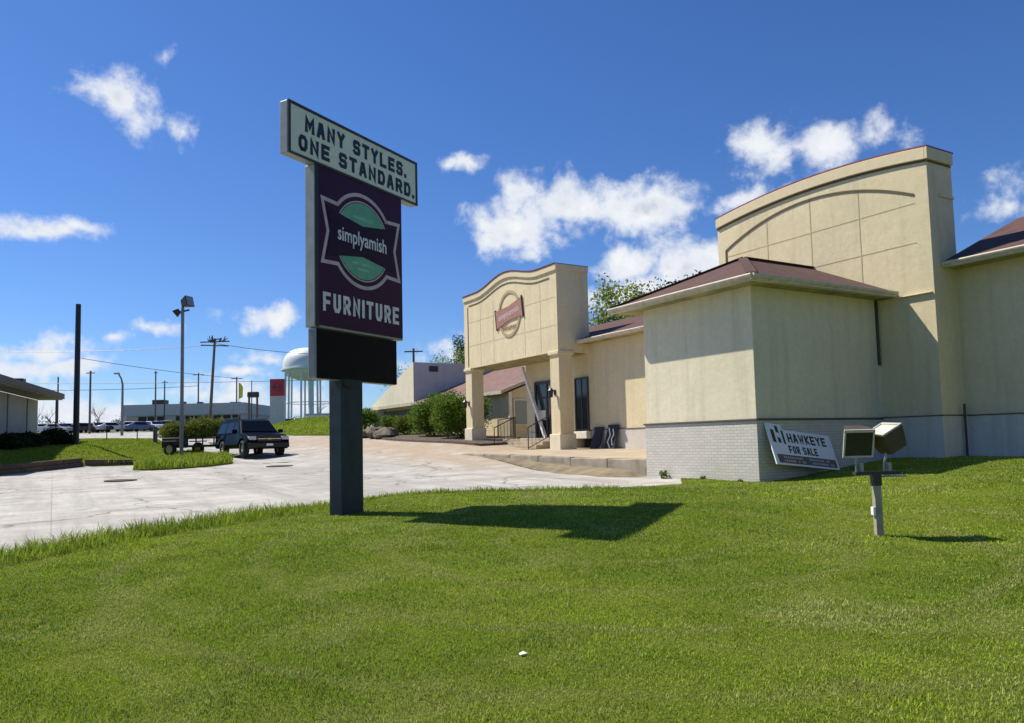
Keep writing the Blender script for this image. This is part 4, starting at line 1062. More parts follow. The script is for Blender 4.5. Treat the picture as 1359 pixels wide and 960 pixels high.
# ------------------------------------------------------------------ poles
def simple_pole(name, label, cat, x, y, z1, r0, r1, mat, lean=(0, 0), z0=None):
    z0 = Hs(x, y) if z0 is None else z0
    t_ = thing(name, label, cat, (x, y, z0), 0)
    MB().cyl((0, 0, -.3), (lean[0], lean[1], z1-z0), r0, r1, 12).build('shaft', mat, t_, smooth=False); return t_, z0
t_, z0 = simple_pole('pole', 'tall plain black pole beside the left building', 'pole', -22.7, 40, 9.23, .15, .125, M['black'])
t_, z0 = simple_pole('light_pole', 'slim dark light pole with floodlights on the grass island', 'light pole', -15.06, 35, 8.0, .085, .07, M['polegrey'])
zz_ = 8.0-z0
ba = MB(); ba.bar((-.28, 0, zz_-.25), (.3, 0, zz_-.12), .07, .07); ba.cyl((0, 0, zz_-.1), (0.02, 0, zz_+.1), .06, n=8); ba.build('bracket', M['darkmetal'], t_)
def head(parent, c, w, yaw, tilt, mat):
    Mx = Matrix.Translation(c) @ Matrix.Rotation(yaw, 4, 'Z') @ Matrix.Rotation(tilt, 4, 'Y')
    b = MB(); k = .6
    q = [(-w/2, -w/2, -w/2), (w/2*k, -w/2*k, -w/2*k), (w/2*k, w/2*k, -w/2*k), (-w/2, w/2, -w/2), (-w/2, -w/2, w/2), (w/2*k, -w/2*k, w/2*k), (w/2*k, w/2*k, w/2*k), (-w/2, w/2, w/2)]
    b.add([Mx @ Vector(p) for p in q], [(3, 2, 1, 0), (4, 5, 6, 7), (0, 1, 5, 4), (1, 2, 6, 5), (2, 3, 7, 6), (3, 0, 4, 7)])
    h = b.build('lamp_head', mat, parent, bevel=.02)
    MB().box(-w/2-.012, -w/2-.004, -w/2*.85, w/2*.85, -w/2*.85, w/2*.85, Mx).build('lens', M['glass_lt'], h); return h
head(t_, (-.22, 0, zz_-.20), .34, R(20), R(-40), M['darkmetal'])
head(t_, (.16, -.05, zz_+.20), .50, R(160), R(15), M['darkmetal'])
# bollard-like wooden post at the lawn edge and little posts
t_, z0 = simple_pole('wooden_post', 'short stout wooden post behind the left lawn', 'post', -20.9, 45, 2.85, .13, .12, M['wood'])
for (px_, lab) in ((-24.0, 'thin fence stake nearest the tall black pole'), (-22.2, 'thin fence stake between the black pole and the wooden post')):
    simple_pole('fence_stake', lab, 'post', px_, 45.5, 2.6, .03, .03, M['polegrey'])
# leaning utility pole with a crown of cross arms
ux, uy = -43.4, 110; uz = Hs(ux, uy)
up_ = thing('utility_pole', 'leaning wooden utility pole with a crown of cross arms', 'utility pole', (ux, uy, uz), 0)
MB().cyl((0, 0, -.5), (.75, 0, 17.3-uz), .24, .16, 10).build('shaft', M['wood'], up_)
for k, (dz, L, a) in enumerate(((-.2, 2.1, 0), (-.75, 1.9, .5), (.1, 1.5, -.6))):
    MB().bar((.75-L*math.cos(a), -L*math.sin(a), 17.0-uz+dz), (.75+L*math.cos(a), L*math.sin(a), 17.05-uz+dz), .14, .16).build('cross_arm', M['wood'], up_)
ins = MB()
for k in range(16):
    a = random.uniform(-.5, .5); L = random.uniform(-1.7, 1.7); ins.cyl((.75+L*.8, a, 16.7-uz+random.uniform(0, .4)), (.75+L*random.uniform(.9, 1.35), a*1.3, 17.1-uz+random.uniform(-.2, .75)), .08, .05, 6)
ins.build('insulators', M['darkmetal'], up_)
def upole(px_x, Y, ztop, label, arm=.9, base=None, r=.12):
    t_ = thing('utility_pole', label, 'utility pole', (px_x, Y, Hs(px_x, Y)), 0)
    z = ztop-Hs(px_x, Y)
    MB().cyl((0, 0, -.5), (0, 0, z), r, r*.75, 8).build('shaft', M['wood'], t_)
    if arm: MB().bar((-arm, 0, z-.3), (arm, 0, z-.3), .1, .12).build('cross_arm', M['wood'], t_)
    return t_
def at(px, py, Y):   # rough image column to world X used to lay out the distance
    x = (px-679.5)/1021*Y; hy = 586.0-.0232*(px-679.5); return x, 1.5+(hy-py)/1021*Y
for px_, py_, Y, lab, arm, r in ((118, 492, 105, 'thin utility pole right of the tall black pole', .6, .16), (217, 505, 125, 'thin pole in front of the showroom left part', .5, .13), (262, 495, 135, 'slender utility pole left of the leaning pole', 1.0, .16), (313, 500, 140, 'slender utility pole right of the leaning pole', 1.0, .16), (549, 462, 75, 'dark utility pole behind the parapet of the low wing', .9, .14), (75, 500, 120, 'faint thin pole at the far corner of the left building', 0, .14), (205, 492, 115, 'thin mast above the showroom roof unit', .25, .13), (333, 505, 130, 'thin pole left of the small two legged sign', 0, .1)):
    x_, zt_ = at(px_, py_, Y); upole(x_, Y, zt_, lab, arm, r=r)
x_, zt_ = at(161, 505, 90)
sl_ = thing('street_lamp', 'grey street lamp with a short bent arm at the far road', 'street lamp', (x_, 90, Hs(x_, 90)), 0)
zl = zt_-Hs(x_, 90)
MB().tube([(0, 0, -.3), (0, 0, zl-.5), (-.15, 0, zl+.2), (-.5, 0, zl+.8)], [.17, .12, .10, .09], 8).build('shaft', M['polegrey'], sl_)
MB().box(-1.0, -.4, -.15, .15, zl+.75, zl+.95).build('lamp_head', M['metal'], sl_, bevel=.03)
# overhead wires
def wire(a, b, sag, label):
    a = Vector(a); b = Vector(b); o = thing('power_line', label, 'power line', a, 0, 'overhead power lines')
    pts = []
    for k in range(17):
        q = k/16; p = (b-a)*q; p.z -= sag*4*q*(1-q); pts.append(p)
    MB().tube(pts, .035, 4).build('cable', M['black'], o)
def A3(px, py, Y): x, z = at(px, py, Y); return (x, Y, z)
wire(A3(-60, 508, 112), A3(460, 503, 112), .3, 'long low power line crossing the sky above the showroom')
wire(A3(-60, 464, 112), A3(283, 457, 112), .6, 'highest power line running left from the leaning pole')
wire(A3(283, 455, 112), A3(470, 470, 118), .5, 'power line running right from the leaning pole')
wire(A3(105, 475, 108), A3(315, 502, 140), .3, 'slanting power line between the left poles')
wire(A3(60, 518, 112), A3(262, 512, 135), .2, 'lowest faint power line left of the light pole')

# ------------------------------------------------------------------ far buildings and signs
dx0, dzb = at(167, 570, 130); dx1, _ = at(323, 568, 130); dz0 = Hs((dx0+dx1)/2, 130)-.2
dl_ = thing('car_showroom', 'long low grey white car showroom with dark glazing across the road', 'building', (dx0, 130, dz0), 0)
wd_ = dx1-dx0
MB().box(0, wd_, 0, 14, -1, 2.45).build('wall', M['deal'], dl_)
MB().box(-.3, wd_+.3, -.6, 14.3, 2.45, 4.35).build('fascia_band', M['deal'], dl_)
for k in range(12): 
    if k in (0, 4): continue
    w0 = .4+k*(wd_-.8)/12
    MB().box(w0, w0+(wd_-.8)/12-.25, -.05, .02, -.6, 2.3).build('window', M['black'], dl_)
MB().box(2.4, 4.4, 4, 6, 4.35, 5.4).build('roof_unit', M['black'], dl_)
MB().box(7.2, 8.0, 4, 5, 4.35, 5.0).build('roof_unit', M['darkmetal'], dl_)
MB().box(9.8, 10.6, 5, 6, 4.35, 4.95).build('roof_unit', M['darkmetal'], dl_)
MB().box(15.6, 17.2, 5, 7, 4.35, 4.8).build('roof_unit', M['darkmetal'], dl_)
MB().box(-1.5, 0, 1, 8, -1, 2.6).build('entrance_block', M['deal'], dl_)
# red topped dealer pylon
rx, rz_ = at(367.5, 557, 95); rzt = at(367.5, 503, 95)[1]; rb = Hs(rx, 95)
rs_ = thing('dealer_pylon', 'grey dealer pylon with a red top and ring emblem', 'sign', (rx, 95, rb), 0)
MB().box(-.9, .9, -.2, .2, -.3, rzt-rb-2.1).build('lower_panel', plain('silver panel', (.42, .43, .46), .4), rs_, bevel=.02)
rt_ = MB().box(-.9, .9, -.22, .22, rzt-rb-2.1, rzt-rb).build('red_top', M['red'], rs_, bevel=.02)
cz_ = rzt-rb-1.05
fR = lambda a, b, d: (a, -.221-d, cz_+b)
em = MB(); ring(em, fR, .52, .52, .10, 0, .03, 28); em.prism([(-.62, -.08), (.62, -.08), (.62, .08), (-.62, .08)], lambda a, b: fR(a, b, .0), lambda a, b: fR(a, b, .032)); em.build('ring_emblem', plain('dark red emblem', (.10, .03, .035), .3), rs_)
# two legged small sign
sx_, _ = at(335, 552, 100); szt = at(335, 520, 100)[1]; sb = Hs(sx_, 100)
s2_ = thing('two_legged_sign', 'small dark sign box on two legs behind the parked car', 'sign', (sx_, 100, sb), 0)
for q in (-.55, .5): MB().box(q-.09, q+.13, -.1, .1, -.3, szt-sb-.5).build('leg', plain('brown leg', (.16, .10, .09), .7), s2_)
MB().box(-.75, .75, -.25, .25, szt-sb-.75, szt-sb).build('sign_box', M['darkmetal'], s2_, bevel=.15)
fx_, _ = at(316, 550, 105); fzb = Hs(fx_, 105); fzt = at(316, 508, 105)[1]
ff = thing('feather_flag', 'yellow green feather flag near the showroom', 'flag', (fx_, 105, fzb), 0)
MB().cyl((0, 0, -.2), (0, 0, fzt-fzb), .04, n=6).build('pole', M['metal'], ff)
MB().prism([(0, fzt-fzb-2.2), (.0, fzt-fzb), (.25, fzt-fzb-.1), (.55, fzt-fzb-.6), (.5, fzt-fzb-2)], lambda a, b: (a, 0, b), lambda a, b: (a, .02, b)).build('cloth', M['flagyl'], ff)
# small shed buildings by the tower
wx, wz = at(440, 553, 120)
sh = thing('white_shed', 'low white utility building at the foot of the water tower', 'building', (wx-1, 120, Hs(wx, 120)+.6), 0)
MB().box(-3, 5, 0, 5, -1, 1.2).build('wall', M['white'], sh); MB().box(-3.3, 5.3, -.3, 5.3, 1.2, 1.4).build('roof', M['deal'], sh)

# water tower
tx, tzt = at(412, 462, 250); tzb_ = at(412, 497, 250)[1]
ground_t = Hs(tx, 250)
wt = thing('water_tower', 'pale many legged water tower partly hidden by the pole sign', 'water tower', (tx, 250, ground_t), 0)
rt = 8.9; zb0 = tzb_-ground_t-.8; zt0 = tzt-ground_t
tk = MB(); pf_ = [(.0, zb0-1.3), (rt*.5, zb0-.9), (rt*.85, zb0+.3), (rt*.99, zb0+2.2)]
pf_ += [(rt*math.cos(q)**.62, zb0+3.4+(zt0-zb0-3.4)*math.sin(q)**.9) for q in np.linspace(0, R(89.5), 16)]
tk.lathe(pf_, n=40); tk.build('tank', M['tower'], wt, smooth=True)
rg = MB(); rg.lathe([(rt*1.0, zb0+2.0), (rt*1.06, zb0+2.0), (rt*1.06, zb0+2.35), (rt*1.0, zb0+2.35)], n=40); rg.build('balcony', M['tower'], wt)
for k in range(10):
    q = 2*math.pi*(k+.3)/10; MB().cyl((rt*.93*math.cos(q), rt*.93*math.sin(q), -2), (rt*.9*math.cos(q), rt*.9*math.sin(q), zb0+1.2), .33, .33, 8).build('leg', M['tower'], wt)
MB().cyl((0, 0, -2), (0, 0, zb0-1), .9, .9, 16).build('riser', M['tower'], wt)
bc_ = MB()
for lv in (.45,):
    for k in range(10):
        q0 = 2*math.pi*(k+.3)/10; q1 = 2*math.pi*(k+1.3)/10
        bc_.cyl((rt*.92*math.cos(q0), rt*.92*math.sin(q0), zb0*lv), (rt*.92*math.cos(q1), rt*.92*math.sin(q1), zb0*lv), .12, n=5)
bc_.build('bracing', M['tower'], wt)

# ------------------------------------------------------------------ vehicles
def wheel(parent, x, y, r=.40, w=.26):
    t = MB(); 
    prof = [(r*.62, -w/2), (r*.93, -w/2), (r, -w/2+.05), (r, w/2-.05), (r*.93, w/2), (r*.62, w/2)]
    n = 24; vs = []
    for k in range(n):
        q = 2*math.pi*k/n
        for rr_, xx in prof: vs.append((x+xx, y+rr_*math.cos(q), r+rr_*math.sin(q)))
    m = len(prof); t.add(vs, [(k*m+i, ((k+1) % n)*m+i, ((k+1) % n)*m+i+1, k*m+i+1) for k in range(n) for i in range(m-1)])
    ty = t.build('wheel', M['tyre'], parent, smooth=True)
    rm = MB(); sg = 1 if x > 0 else -1
    rm.cyl((x-w*.3*sg, y, r), (x+w*.34*sg, y, r), r*.63, n=20)
    rm.build('rim', M['rim'], ty)
    sp_ = MB()
    for k in range(6):
        a = 2*math.pi*k/6; sp_.box(x+w*.34*sg-.01, x+w*.34*sg+.02, y-.05, y+.05, r+.06, r+r*.55, None) if False else sp_.bar((x+w*.35*sg, y+.22*r*math.cos(a), r+.22*r*math.sin(a)), (x+w*.35*sg, y+.58*r*math.cos(a), r+.58*r*math.sin(a)), .05, .03, up=(1, 0, 0))
    sp_.build('spokes', M['chrome'], ty)
def suv_body(mb, L, Hh, arch_f, arch_r, ra):
    """side outline with wheel arches; half width depends on height"""
    yf = -L/2; yr = L/2
    def arch(c): return [(c+ra*math.cos(q), .40+ra*math.sin(q)) for q in np.linspace(math.pi, 0, 9)]
    low = [(yf+.10, .36)]+[(a, b) for a, b in arch(arch_f)]+[(a, b) for a, b in arch(arch_r)]+[(yr-.05, .42)]
    up = [(yr, .62), (yr-.02, 1.05), (yr-.11, 1.24), (yr-.26, Hh-.16), (yr-.46, Hh-.04), (yr-1.7, Hh), (yf+2.4, Hh-.025), (yf+1.98, Hh-.11), (yf+1.30, 1.20), (yf+1.14, 1.14), (yf+.55, 1.08), (yf+.22, 1.0), (yf+.07, .90), (yf, .72), (yf+.02, .48)]
    out = low+up
    def hw(z): return 1.01 if .5 < z < .95 else (.97 if z <= .5 else max(.70, 1.01-.30*max(0, z-.95)/(Hh-.95)))
    n = len(out)
    vs = [(-hw(b), a, b) for a, b in out]+[(hw(b), a, b) for a, b in out]
    mb.add(vs, [tuple(range(n)), tuple(range(2*n-1, n-1, -1))]+[(i, (i+1) % n, n+(i+1) % n, n+i) for i in range(n)])
    return hw
def suv(label, x, y, rz):
    z = Hs(x, y); t_ = thing('parked_suv', label, 'car', (x, y, z+.01), rz)
    L, Hh = 5.2, 1.89
    b = MB(); hw = suv_body(b, L, Hh, -1.62, 1.36, .46)
    body = b.build('body', M['carpaint'], t_, bevel=.07, seg=4)
    for yy in (-1.62, 1.36):
        for sx in (-.87, .87): wheel(t_, sx, yy)
    yf = -L/2
    def side_win(y0, y1, y0t, y1t, z0, z1, nm):
        for sg in (-1, 1):
            m = MB(); 
            pts = [(sg*(hw(z0)+.012), y0, z0), (sg*(hw(z0)+.012), y1, z0), (sg*(hw(z1)+.012), y1t, z1), (sg*(hw(z1)+.012), y0t, z1)]
            pin = [(p[0]-sg*.03, p[1], p[2]) for p in pts]
            m.add(pts+pin, [(0, 1, 2, 3), (4, 7, 6, 5), (0, 4, 5, 1), (1, 5, 6, 2), (2, 6, 7, 3), (3, 7, 4, 0)]); m.build(nm, M['carglass'], t_)
    side_win(-1.05, -.15, -.55, -.15, 1.18, 1.70, 'side_window'); side_win(-.07, .95, -.07, .95, 1.18, 1.71, 'side_window'); side_win(1.03, 2.2, 1.03, 2.02, 1.18, 1.69, 'side_window')
    m = MB(); ws = [(-.84, yf+1.345, 1.24), (.84, yf+1.345, 1.24), (.69, yf+1.90, 1.75), (-.69, yf+1.90, 1.75)]
    m.add([(p[0], p[1]-.015, p[2]+.01) for p in ws]+[(p[0], p[1]+.02, p[2]-.01) for p in ws], [(0, 1, 2, 3), (7, 6, 5, 4), (0, 4, 5, 1), (1, 5, 6, 2), (2, 6, 7, 3), (3, 7, 4, 0)]); m.build('windscreen', M['carglass'], t_)
    for sg in (-1, 1):
        MB().box(sg*.62 if sg > 0 else -.97, .97 if sg > 0 else -.62, yf-.005, yf+.22, .80, .97).build('headlight', M['headl'], t_, bevel=.03)
        MB().box(sg*.70-.09, sg*.70+.09, yf-.015, yf+.1, .50, .60).build('fog_light', M['headl'], t_, bevel=.02)
        mm = MB(); mm.box(sg*1.14-.12, sg*1.14+.12, -1.12, -.98, 1.16, 1.34); mm.build('mirror', M['carpaint'], t_, bevel=.04)
        MB().box(sg*.72-.02, sg*.72+.02, -.4, 2.0, Hh-.0, Hh+.06).build('roof_rail', M['cartrim'], t_, bevel=.015)
    gm = MB().box(-.58, .58, yf-.02, yf+.1, .72, .96).build('grille', M['cartrim'], t_, bevel=.02)
    MB().box(-.56, .56, yf-.035, yf-.02, .835, .865).build('grille_bar', M['chrome'], gm)
    gb = MB(); gb.prism([(-.14, 0), (-.1, .035), (.1, .035), (.14, 0), (.1, -.035), (-.1, -.035)], lambda a, b_: (a, yf-.05, .85+b_), lambda a, b_: (a, yf-.035, .85+b_)); gb.build('badge', plain('gold badge', (.5, .40, .18), .3, .7), gm)
    MB().box(-.98, .98, yf-.06, yf+.25, .42, .68).build('bumper', M['cartrim'], t_, bevel=.05)
    MB().box(-.16, .16, yf-.075, yf-.06, .52, .62).build('number_plate', M['white'], t_)
    return t_
suv('dark blue black SUV facing the street with a low trailer behind', -13.25, 38.9, ANG+R(7))
# trailer
tx_, ty_ = -17.15, 41.4; trz = R(74)
tr = thing('utility_trailer', 'low open utility trailer with dark rails behind the SUV', 'trailer', (tx_, ty_, Hs(tx_, ty_)+.02), trz)
MB().box(-.95, .95, -2.0, 1.15, .48, .56).build('deck', M['wood'], tr)
fr = MB()
for sx in (-.97, .97):
    fr.bar((sx, -2, .92), (sx, 1.2, .92), .05, .05); fr.bar((sx, -2, .5), (sx, 1.2, .5), .06, .12)
    for yy in (-2, -.9, .2, 1.18): fr.bar((sx, yy, .5), (sx, yy, .92), .05, .05)
fr.bar((-.97, -2, .92), (.97, -2, .92), .05, .05); fr.bar((-.97, -2, .5), (.97, -2, .5), .06, .12); fr.build('frame', M['black'], tr)
MB().box(-.95, .95, 1.18, 1.23, .42, .95).build('ramp_gate', M['black'], tr)
MB().bar((-.8, -2, .45), (0, -3.5, .45), .08, .1).bar((.8, -2, .45), (0, -3.5, .45), .08, .1).build('tongue', M['black'], tr)
for sx in (-1.1, 1.1):
    wheel(tr, sx, .6, .36, .2)
    MB().box(sx-.14, sx+.14, .1, 1.1, .74, .80).build('mudguard', M['black'], tr, bevel=.03)

# distant parked cars
def small_car(paint):
    t_ = thing('parked_car', 'x', 'car', (0, 0, 0), 0, 'cars parked across the far road')
    b = MB(); out = [(-2.25, .35), (-2.3, .6), (-2.15, .82), (-1.2, .92), (-.5, 1.38), (.9, 1.42), (1.7, 1.0), (2.25, .95), (2.3, .5), (2.2, .33)]
    n = len(out); hw = lambda z: .88 if z < 1.0 else .88-.45*(z-1.0)
    b.add([(-hw(z), y, z) for y, z in out]+[(hw(z), y, z) for y, z in out], [tuple(range(n)), tuple(range(2*n-1, n-1, -1))]+[(i, (i+1) % n, n+(i+1) % n, n+i) for i in range(n)])
    b.build('body', paint, t_, bevel=.05)
    g_ = MB()
    for sg in (-1, 1): g_.add([(sg*.885, -1.05, .95), (sg*.885, 1.55, .98), (sg*.73, .85, 1.34), (sg*.73, -.45, 1.32)], [(0, 1, 2, 3)])
    g_.add([(-.78, -1.2, .95), (.78, -1.2, .95), (.66, -.55, 1.36), (-.66, -.55, 1.36)], [(0, 1, 2, 3)])
    g_.build('windows', M['carglass'], t_)
    for sx in (-.78, .78):
        for yy in (-1.4, 1.4):
            MB().cyl((sx-.1, yy, .32), (sx+.1, yy, .32), .32, n=14).build('wheel', M['tyre'], t_)
    return t_
CP = [plain('white car paint', (.75, .75, .75), .3), plain('silver car paint', (.40, .42, .45), .3, .3), plain('black car paint', (.02, .02, .025), .25), plain('red car paint', (.25, .03, .03), .3), plain('blue car paint', (.05, .09, .20), .3)]
protos = {}
carlist = [(62, 0, 'white'), (76, 1, 'silver'), (90, 0, 'white'), (112, 2, 'black'), (127, 1, 'silver'), (141, 2, 'black'), (152, 1, 'silver'), (176, 0, 'white'), (190, 4, 'dark blue'), (203, 0, 'white'), (216, 1, 'silver'), (228, 2, 'black')]
names = ['at the far left behind the left building', 'second along from the left building', 'third along from the left building', 'just right of the tall black pole', 'second right of the tall black pole', 'between the black pole and the street lamp', 'beside the street lamp base', 'at the left end of the showroom', 'under the showroom roof unit', 'in front of the showroom glazing', 'left of the hedge by the showroom', 'touching the left end of the hedge']
for (px_, ci, cn_), nm in zip(carlist, names):
    Y = 112+random.uniform(-4, 4); x_, _ = at(px_, 570, Y)
    if ci not in protos: protos[ci] = small_car(CP[ci]); c = protos[ci]
    else: c = copy_tree(protos[ci])
    c['label'] = '%s car parked %s' % (cn_, nm); c.location = (x_, Y, Hs(x_, Y)+.05); c.rotation_euler = (0, 0, random.uniform(.9, 1.9))
for px_, nm in ((385, 'small dark car parked left of the water tower legs'), (402, 'small dark car parked below the water tower')):
    x_, _ = at(px_, 560, 104); c = copy_tree(protos[2]); c['label'] = nm; c.location = (x_, 104, Hs(x_, 104)); c.rotation_euler = (0, 0, 1.5)

# ------------------------------------------------------------------ small things on the ground
def on_ground(px, py, off=0):   # march the view ray down to the terrain
    x0, _ = at(px, py, 1.0); sl = at(px, py, 1.0)[1]-1.5
    Y = 2.
    while Y < 200 and 1.5+sl*Y > Hs(x0*Y, Y): Y += .02
    return x0*Y, Y, Hs(x0*Y, Y)
for px_, py_, lab, r in ((160, 638, 'dark iron manhole cover in the drive near the timber edging', .45), (370, 619, 'dark iron manhole cover in front of the SUV', .5)):
    x_, y_, z_ = on_ground(px_, py_)
    mh = thing('manhole_cover', lab, 'manhole cover', (x_, y_, z_+.01), 0)
    dz = (Hs(x_, y_+.5)-Hs(x_, y_-.5)); mh.rotation_euler = (math.atan(dz), 0, 0)
    m = MB(); m.lathe([(0, .01), (r*.86, .01), (r*.9, .02), (r, .02), (r, -.05)], n=28); m.build('lid', M['rust'], mh)
x_, y_, z_ = on_ground(686, 874)
pc = MB(); pc.add([(-.022, -.012, .03), (.015, -.02, .042), (.03, .01, .035), (0, .02, .045), (-.026, .01, .036)], [(0, 1, 3), (1, 2, 3), (0, 3, 4)])
o = pc.build('paper_scrap', M['white'], loc=(x_, y_, z_+.03)); tag(o, 'tiny crumpled white paper scrap lying in the middle of the lawn', 'litter')
sd = o.modifiers.new('thick', 'SOLIDIFY'); sd.thickness = .004
x_, y_, z_ = on_ground(3, 748)
bm = bmesh.new(); bmesh.ops.create_icosphere(bm, subdivisions=2, radius=.09); m = MB()
m.add([(v.co.x*1.3*(1+.2*math.sin(v.co.y*40)), v.co.y, v.co.z*.8*(1+.2*math.sin(v.co.x*35))) for v in bm.verts], [tuple(v.index for v in f.verts) for f in bm.faces]); bm.free()
o = m.build('stone', M['stone'], loc=(x_, y_, z_+.05)); tag(o, 'dark fist sized stone at the left end of the grass fringe', 'stone')
# weeds along the plinth
for k, (s, sz__) in enumerate(((2.9, .26), (1.55, .16), (.4, .14))):
    q = W(s, -.16); z_ = Hs(*q)-.03
    wdd = thing('weed', ['largest weed sprouting at the foot of the grey brick', 'small weed at the middle of the brick foot', 'small weed at the brick corner'][k], 'weed', (q[0], q[1], z_), 0)
    crown_obj('leaves', 160, [((0, 0, sz__*.5), (sz__*.45, sz__*.45, sz__*.5), 1)], .03, M['bush'], wdd)

# ------------------------------------------------------------------ sky, sun, camera
SD = Vector((math.cos(R(24))*math.cos(R(52.7)), -math.sin(R(24))*math.cos(R(52.7)), -math.sin(R(52.7)))).normalized()
sun = bpy.data.lights.new('sun', 'SUN'); sun.energy = 5.0; sun.angle = R(.55); sun.color = (1, .935, .81)
so = bpy.data.objects.new('sun', sun); COL.objects.link(so); so.rotation_euler = SD.to_track_quat('-Z', 'Y').to_euler()
wd = bpy.data.worlds.new('World'); SC.world = wd; wd.use_nodes = True
nt = wd.node_tree; N = nt.nodes; Lk = nt.links
bg = N['Background']; sky = N.new('ShaderNodeTexSky'); sky.sky_type = 'NISHITA'; sky.sun_disc = False
sky.sun_elevation = R(52.7); sky.sun_rotation = math.atan2(-SD.x, -SD.y); sky.altitude = 200; sky.air_density = 1.0; sky.dust_density = .2; sky.ozone_density = 3.0
class WN(NT):
    def __init__(s): s.t = nt; s.n = N; s.l = Lk; s.tc = None
wn_ = WN()
tc = N.new('ShaderNodeTexCoord'); dv = tc.outputs['Generated']
x, y, z = wn_.sep(dv)
az = wn_.math('ARCTAN2', x, y); el = wn_.math('ARCSINE', z)
# camera axes, only used here to turn picture positions into sky directions
f_px, cyp = 1021., 510.
pp, rr = R(4.27), R(-1.33)
fwd = Vector((0, math.cos(pp), math.sin(pp))); upv = Vector((0, -math.sin(pp), math.cos(pp))); rt_v = Vector((1, 0, 0))
cr_ = rt_v*math.cos(rr)+upv*math.sin(rr); cu_ = -rt_v*math.sin(rr)+upv*math.cos(rr)
def sky_dir(px, py):
    d = fwd+cr_*((px-679.5)/f_px)-cu_*((py-cyp)/f_px); d.normalize(); return math.atan2(d.x, d.y), math.asin(d.z)
CL = [(690, 300, 70, 40, 1), (765, 270, 85, 44, 1), (850, 272, 78, 34, 1), (686, 258, 26, 34, .8), (655, 322, 40, 24, .8), (715, 325, 50, 22, .9), (640, 300, 30, 22, .6),
      (828, 352, 62, 30, 1), (905, 358, 62, 28, 1), (860, 385, 100, 30, .9), (940, 345, 50, 30, .8),
      (618, 212, 26, 14, .8), (1012, 205, 42, 34, .85), (1095, 190, 48, 27, .8), (1158, 180, 28, 18, .5), (985, 264, 56, 17, .7), (1060, 200, 40, 16, .5),
      (150, 132, 40, 26, .7), (178, 140, 30, 34, .6), (118, 118, 20, 14, .45), (250, 170, 16, 22, .5), (215, 75, 14, 9, .35),
      (40, 303, 75, 20, .95), (95, 303, 50, 13, .7), (355, 420, 54, 19, .95), (330, 412, 30, 12, .6),
      (45, 465, 85, 18, .8), (85, 487, 85, 15, .7), (15, 487, 60, 22, .8), (125, 548, 95, 30, .95), (60, 540, 70, 24, .8), (205, 435, 26, 11, .55), (158, 450, 20, 9, .5),
      (315, 493, 36, 12, .75), (350, 470, 30, 8, .45), (300, 528, 80, 22, .8), (390, 540, 80, 24, .7), (230, 560, 90, 20, .7),
      (1348, 240, 30, 20, .55), (1345, 274, 34, 16, .5), (608, 468, 26, 18, .6), (560, 500, 60, 26, .5)]
pv = wn_.comb(az, el, 0)
nA = N.new('ShaderNodeTexNoise'); nA.inputs['Scale'].default_value = 11; nA.inputs['Detail'].default_value = 9; nA.inputs['Roughness'].default_value = .62; nA.inputs['Distortion'].default_value = .3
Lk.new(dv, nA.inputs['Vector'])
nB = N.new('ShaderNodeTexNoise'); nB.inputs['Scale'].default_value = 34; nB.inputs['Detail'].default_value = 6; nB.inputs['Roughness'].default_value = .6
Lk.new(dv, nB.inputs['Vector'])
# ragged outlines: push the sample position about
wob = N.new('ShaderNodeTexNoise'); wob.inputs['Scale'].default_value = 20; wob.inputs['Detail'].default_value = 6; Lk.new(dv, wob.inputs['Vector'])
w1_ = N.new('ShaderNodeVectorMath'); w1_.operation = 'SUBTRACT'; w1_.inputs[1].default_value = (.5, .5, .5); Lk.new(wob.outputs['Color'], w1_.inputs[0])
w2_ = N.new('ShaderNodeVectorMath'); w2_.operation = 'MULTIPLY_ADD'; w2_.inputs[1].default_value = (.075, .05, 0); Lk.new(w1_.outputs[0], w2_.inputs[0]); Lk.new(pv, w2_.inputs[2])
acc = None
for px_, py_, rx_, ry_, wt_ in CL:
    a0, e0 = sky_dir(px_, py_)
    sb_ = N.new('ShaderNodeVectorMath'); sb_.operation = 'SUBTRACT'; Lk.new(w2_.outputs[0], sb_.inputs[0]); sb_.inputs[1].default_value = (a0, e0, 0)
    dv_ = N.new('ShaderNodeVectorMath'); dv_.operation = 'MULTIPLY'; Lk.new(sb_.outputs[0], dv_.inputs[0]); dv_.inputs[1].default_value = (f_px/rx_/1.08, f_px/ry_/1.08, 0)
    ln = N.new('ShaderNodeVectorMath'); ln.operation = 'LENGTH'; Lk.new(dv_.outputs[0], ln.inputs[0])
    k = wn_.math('MULTIPLY', wn_.math('SUBTRACT', 1.0, ln.outputs['Value']), wt_*1.25)
    acc = k if acc is None else wn_.math('SMOOTH_MAX', acc, k, .12)
den = wn_.math('ADD', acc, wn_.math('MULTIPLY', wn_.math('SUBTRACT', nA.outputs['Fac'], .5), 2.7))
den = wn_.math('ADD', den, wn_.math('MULTIPLY', wn_.math('SUBTRACT', nB.outputs['Fac'], .5), 1.6))
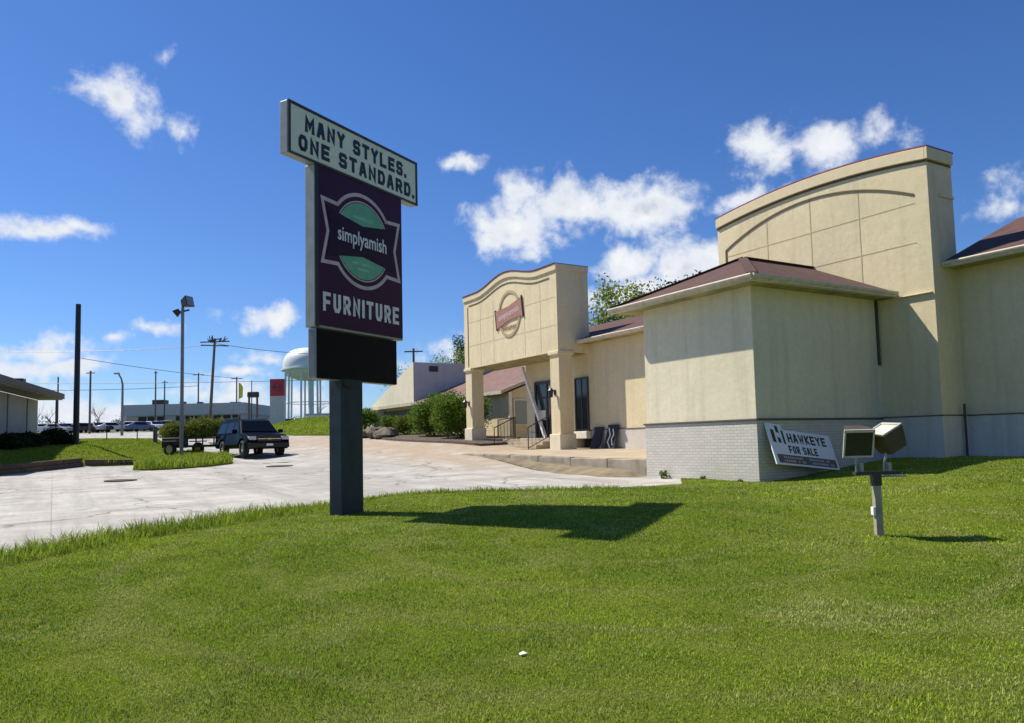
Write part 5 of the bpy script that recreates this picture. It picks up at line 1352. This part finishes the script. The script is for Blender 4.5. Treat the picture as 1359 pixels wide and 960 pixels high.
cov = N.new('ShaderNodeMapRange'); cov.interpolation_type = 'SMOOTHSTEP'; cov.inputs[1].default_value = -.08; cov.inputs[2].default_value = .92; Lk.new(den, cov.inputs[0])
thick = N.new('ShaderNodeMapRange'); thick.interpolation_type = 'SMOOTHSTEP'; thick.inputs[1].default_value = .6; thick.inputs[2].default_value = 1.7; Lk.new(den, thick.inputs[0])
off = N.new('ShaderNodeVectorMath'); off.operation = 'ADD'; off.inputs[1].default_value = (-.020, .0, .034); Lk.new(dv, off.inputs[0])
def cl_noise(vec, sc_, det):
    q = N.new('ShaderNodeTexNoise'); q.inputs['Scale'].default_value = sc_; q.inputs['Detail'].default_value = det; q.inputs['Roughness'].default_value = .58; Lk.new(vec, q.inputs['Vector']); return q.outputs['Fac']
rel = wn_.math('SUBTRACT', cl_noise(dv, 15, 6), cl_noise(off.outputs[0], 15, 6))
shade = wn_.ramp(wn_.math('ADD', .5, wn_.math('MULTIPLY', rel, 1.6)), [(.25, (5.6, 6.1, 7.2)), (.62, (9.6, 9.7, 9.8))])
ccol = wn_.mix(thick.outputs[0], (8.2, 8.6, 9.3), shade)
hsv = N.new('ShaderNodeHueSaturation'); hsv.inputs['Saturation'].default_value = 1.15; hsv.inputs['Value'].default_value = 1.0; Lk.new(sky.outputs[0], hsv.inputs['Color'])
tint = wn_.mix(1.0, hsv.outputs[0], (.74, .91, 1.24), 'MULTIPLY')
fin = wn_.mix(cov.outputs[0], tint, ccol)
Lk.new(fin, bg.inputs['Color']); bg.inputs['Strength'].default_value = .076

cam = bpy.data.cameras.new('camera'); cam.sensor_width = 36; cam.lens = f_px*36/1359; cam.shift_y = 30/1359; cam.clip_start = .05; cam.clip_end = 20000
co = bpy.data.objects.new('camera', cam); COL.objects.link(co)
m3 = Matrix((cr_, cu_, -fwd)).transposed(); co.matrix_world = Matrix.Translation((0, 0, 1.5)) @ m3.to_4x4()
SC.camera = co
SC.view_settings.view_transform = 'Standard'; SC.view_settings.look = 'None'; SC.view_settings.gamma = 1; SC.view_settings.exposure = .40
SC.cycles.max_bounces = 6
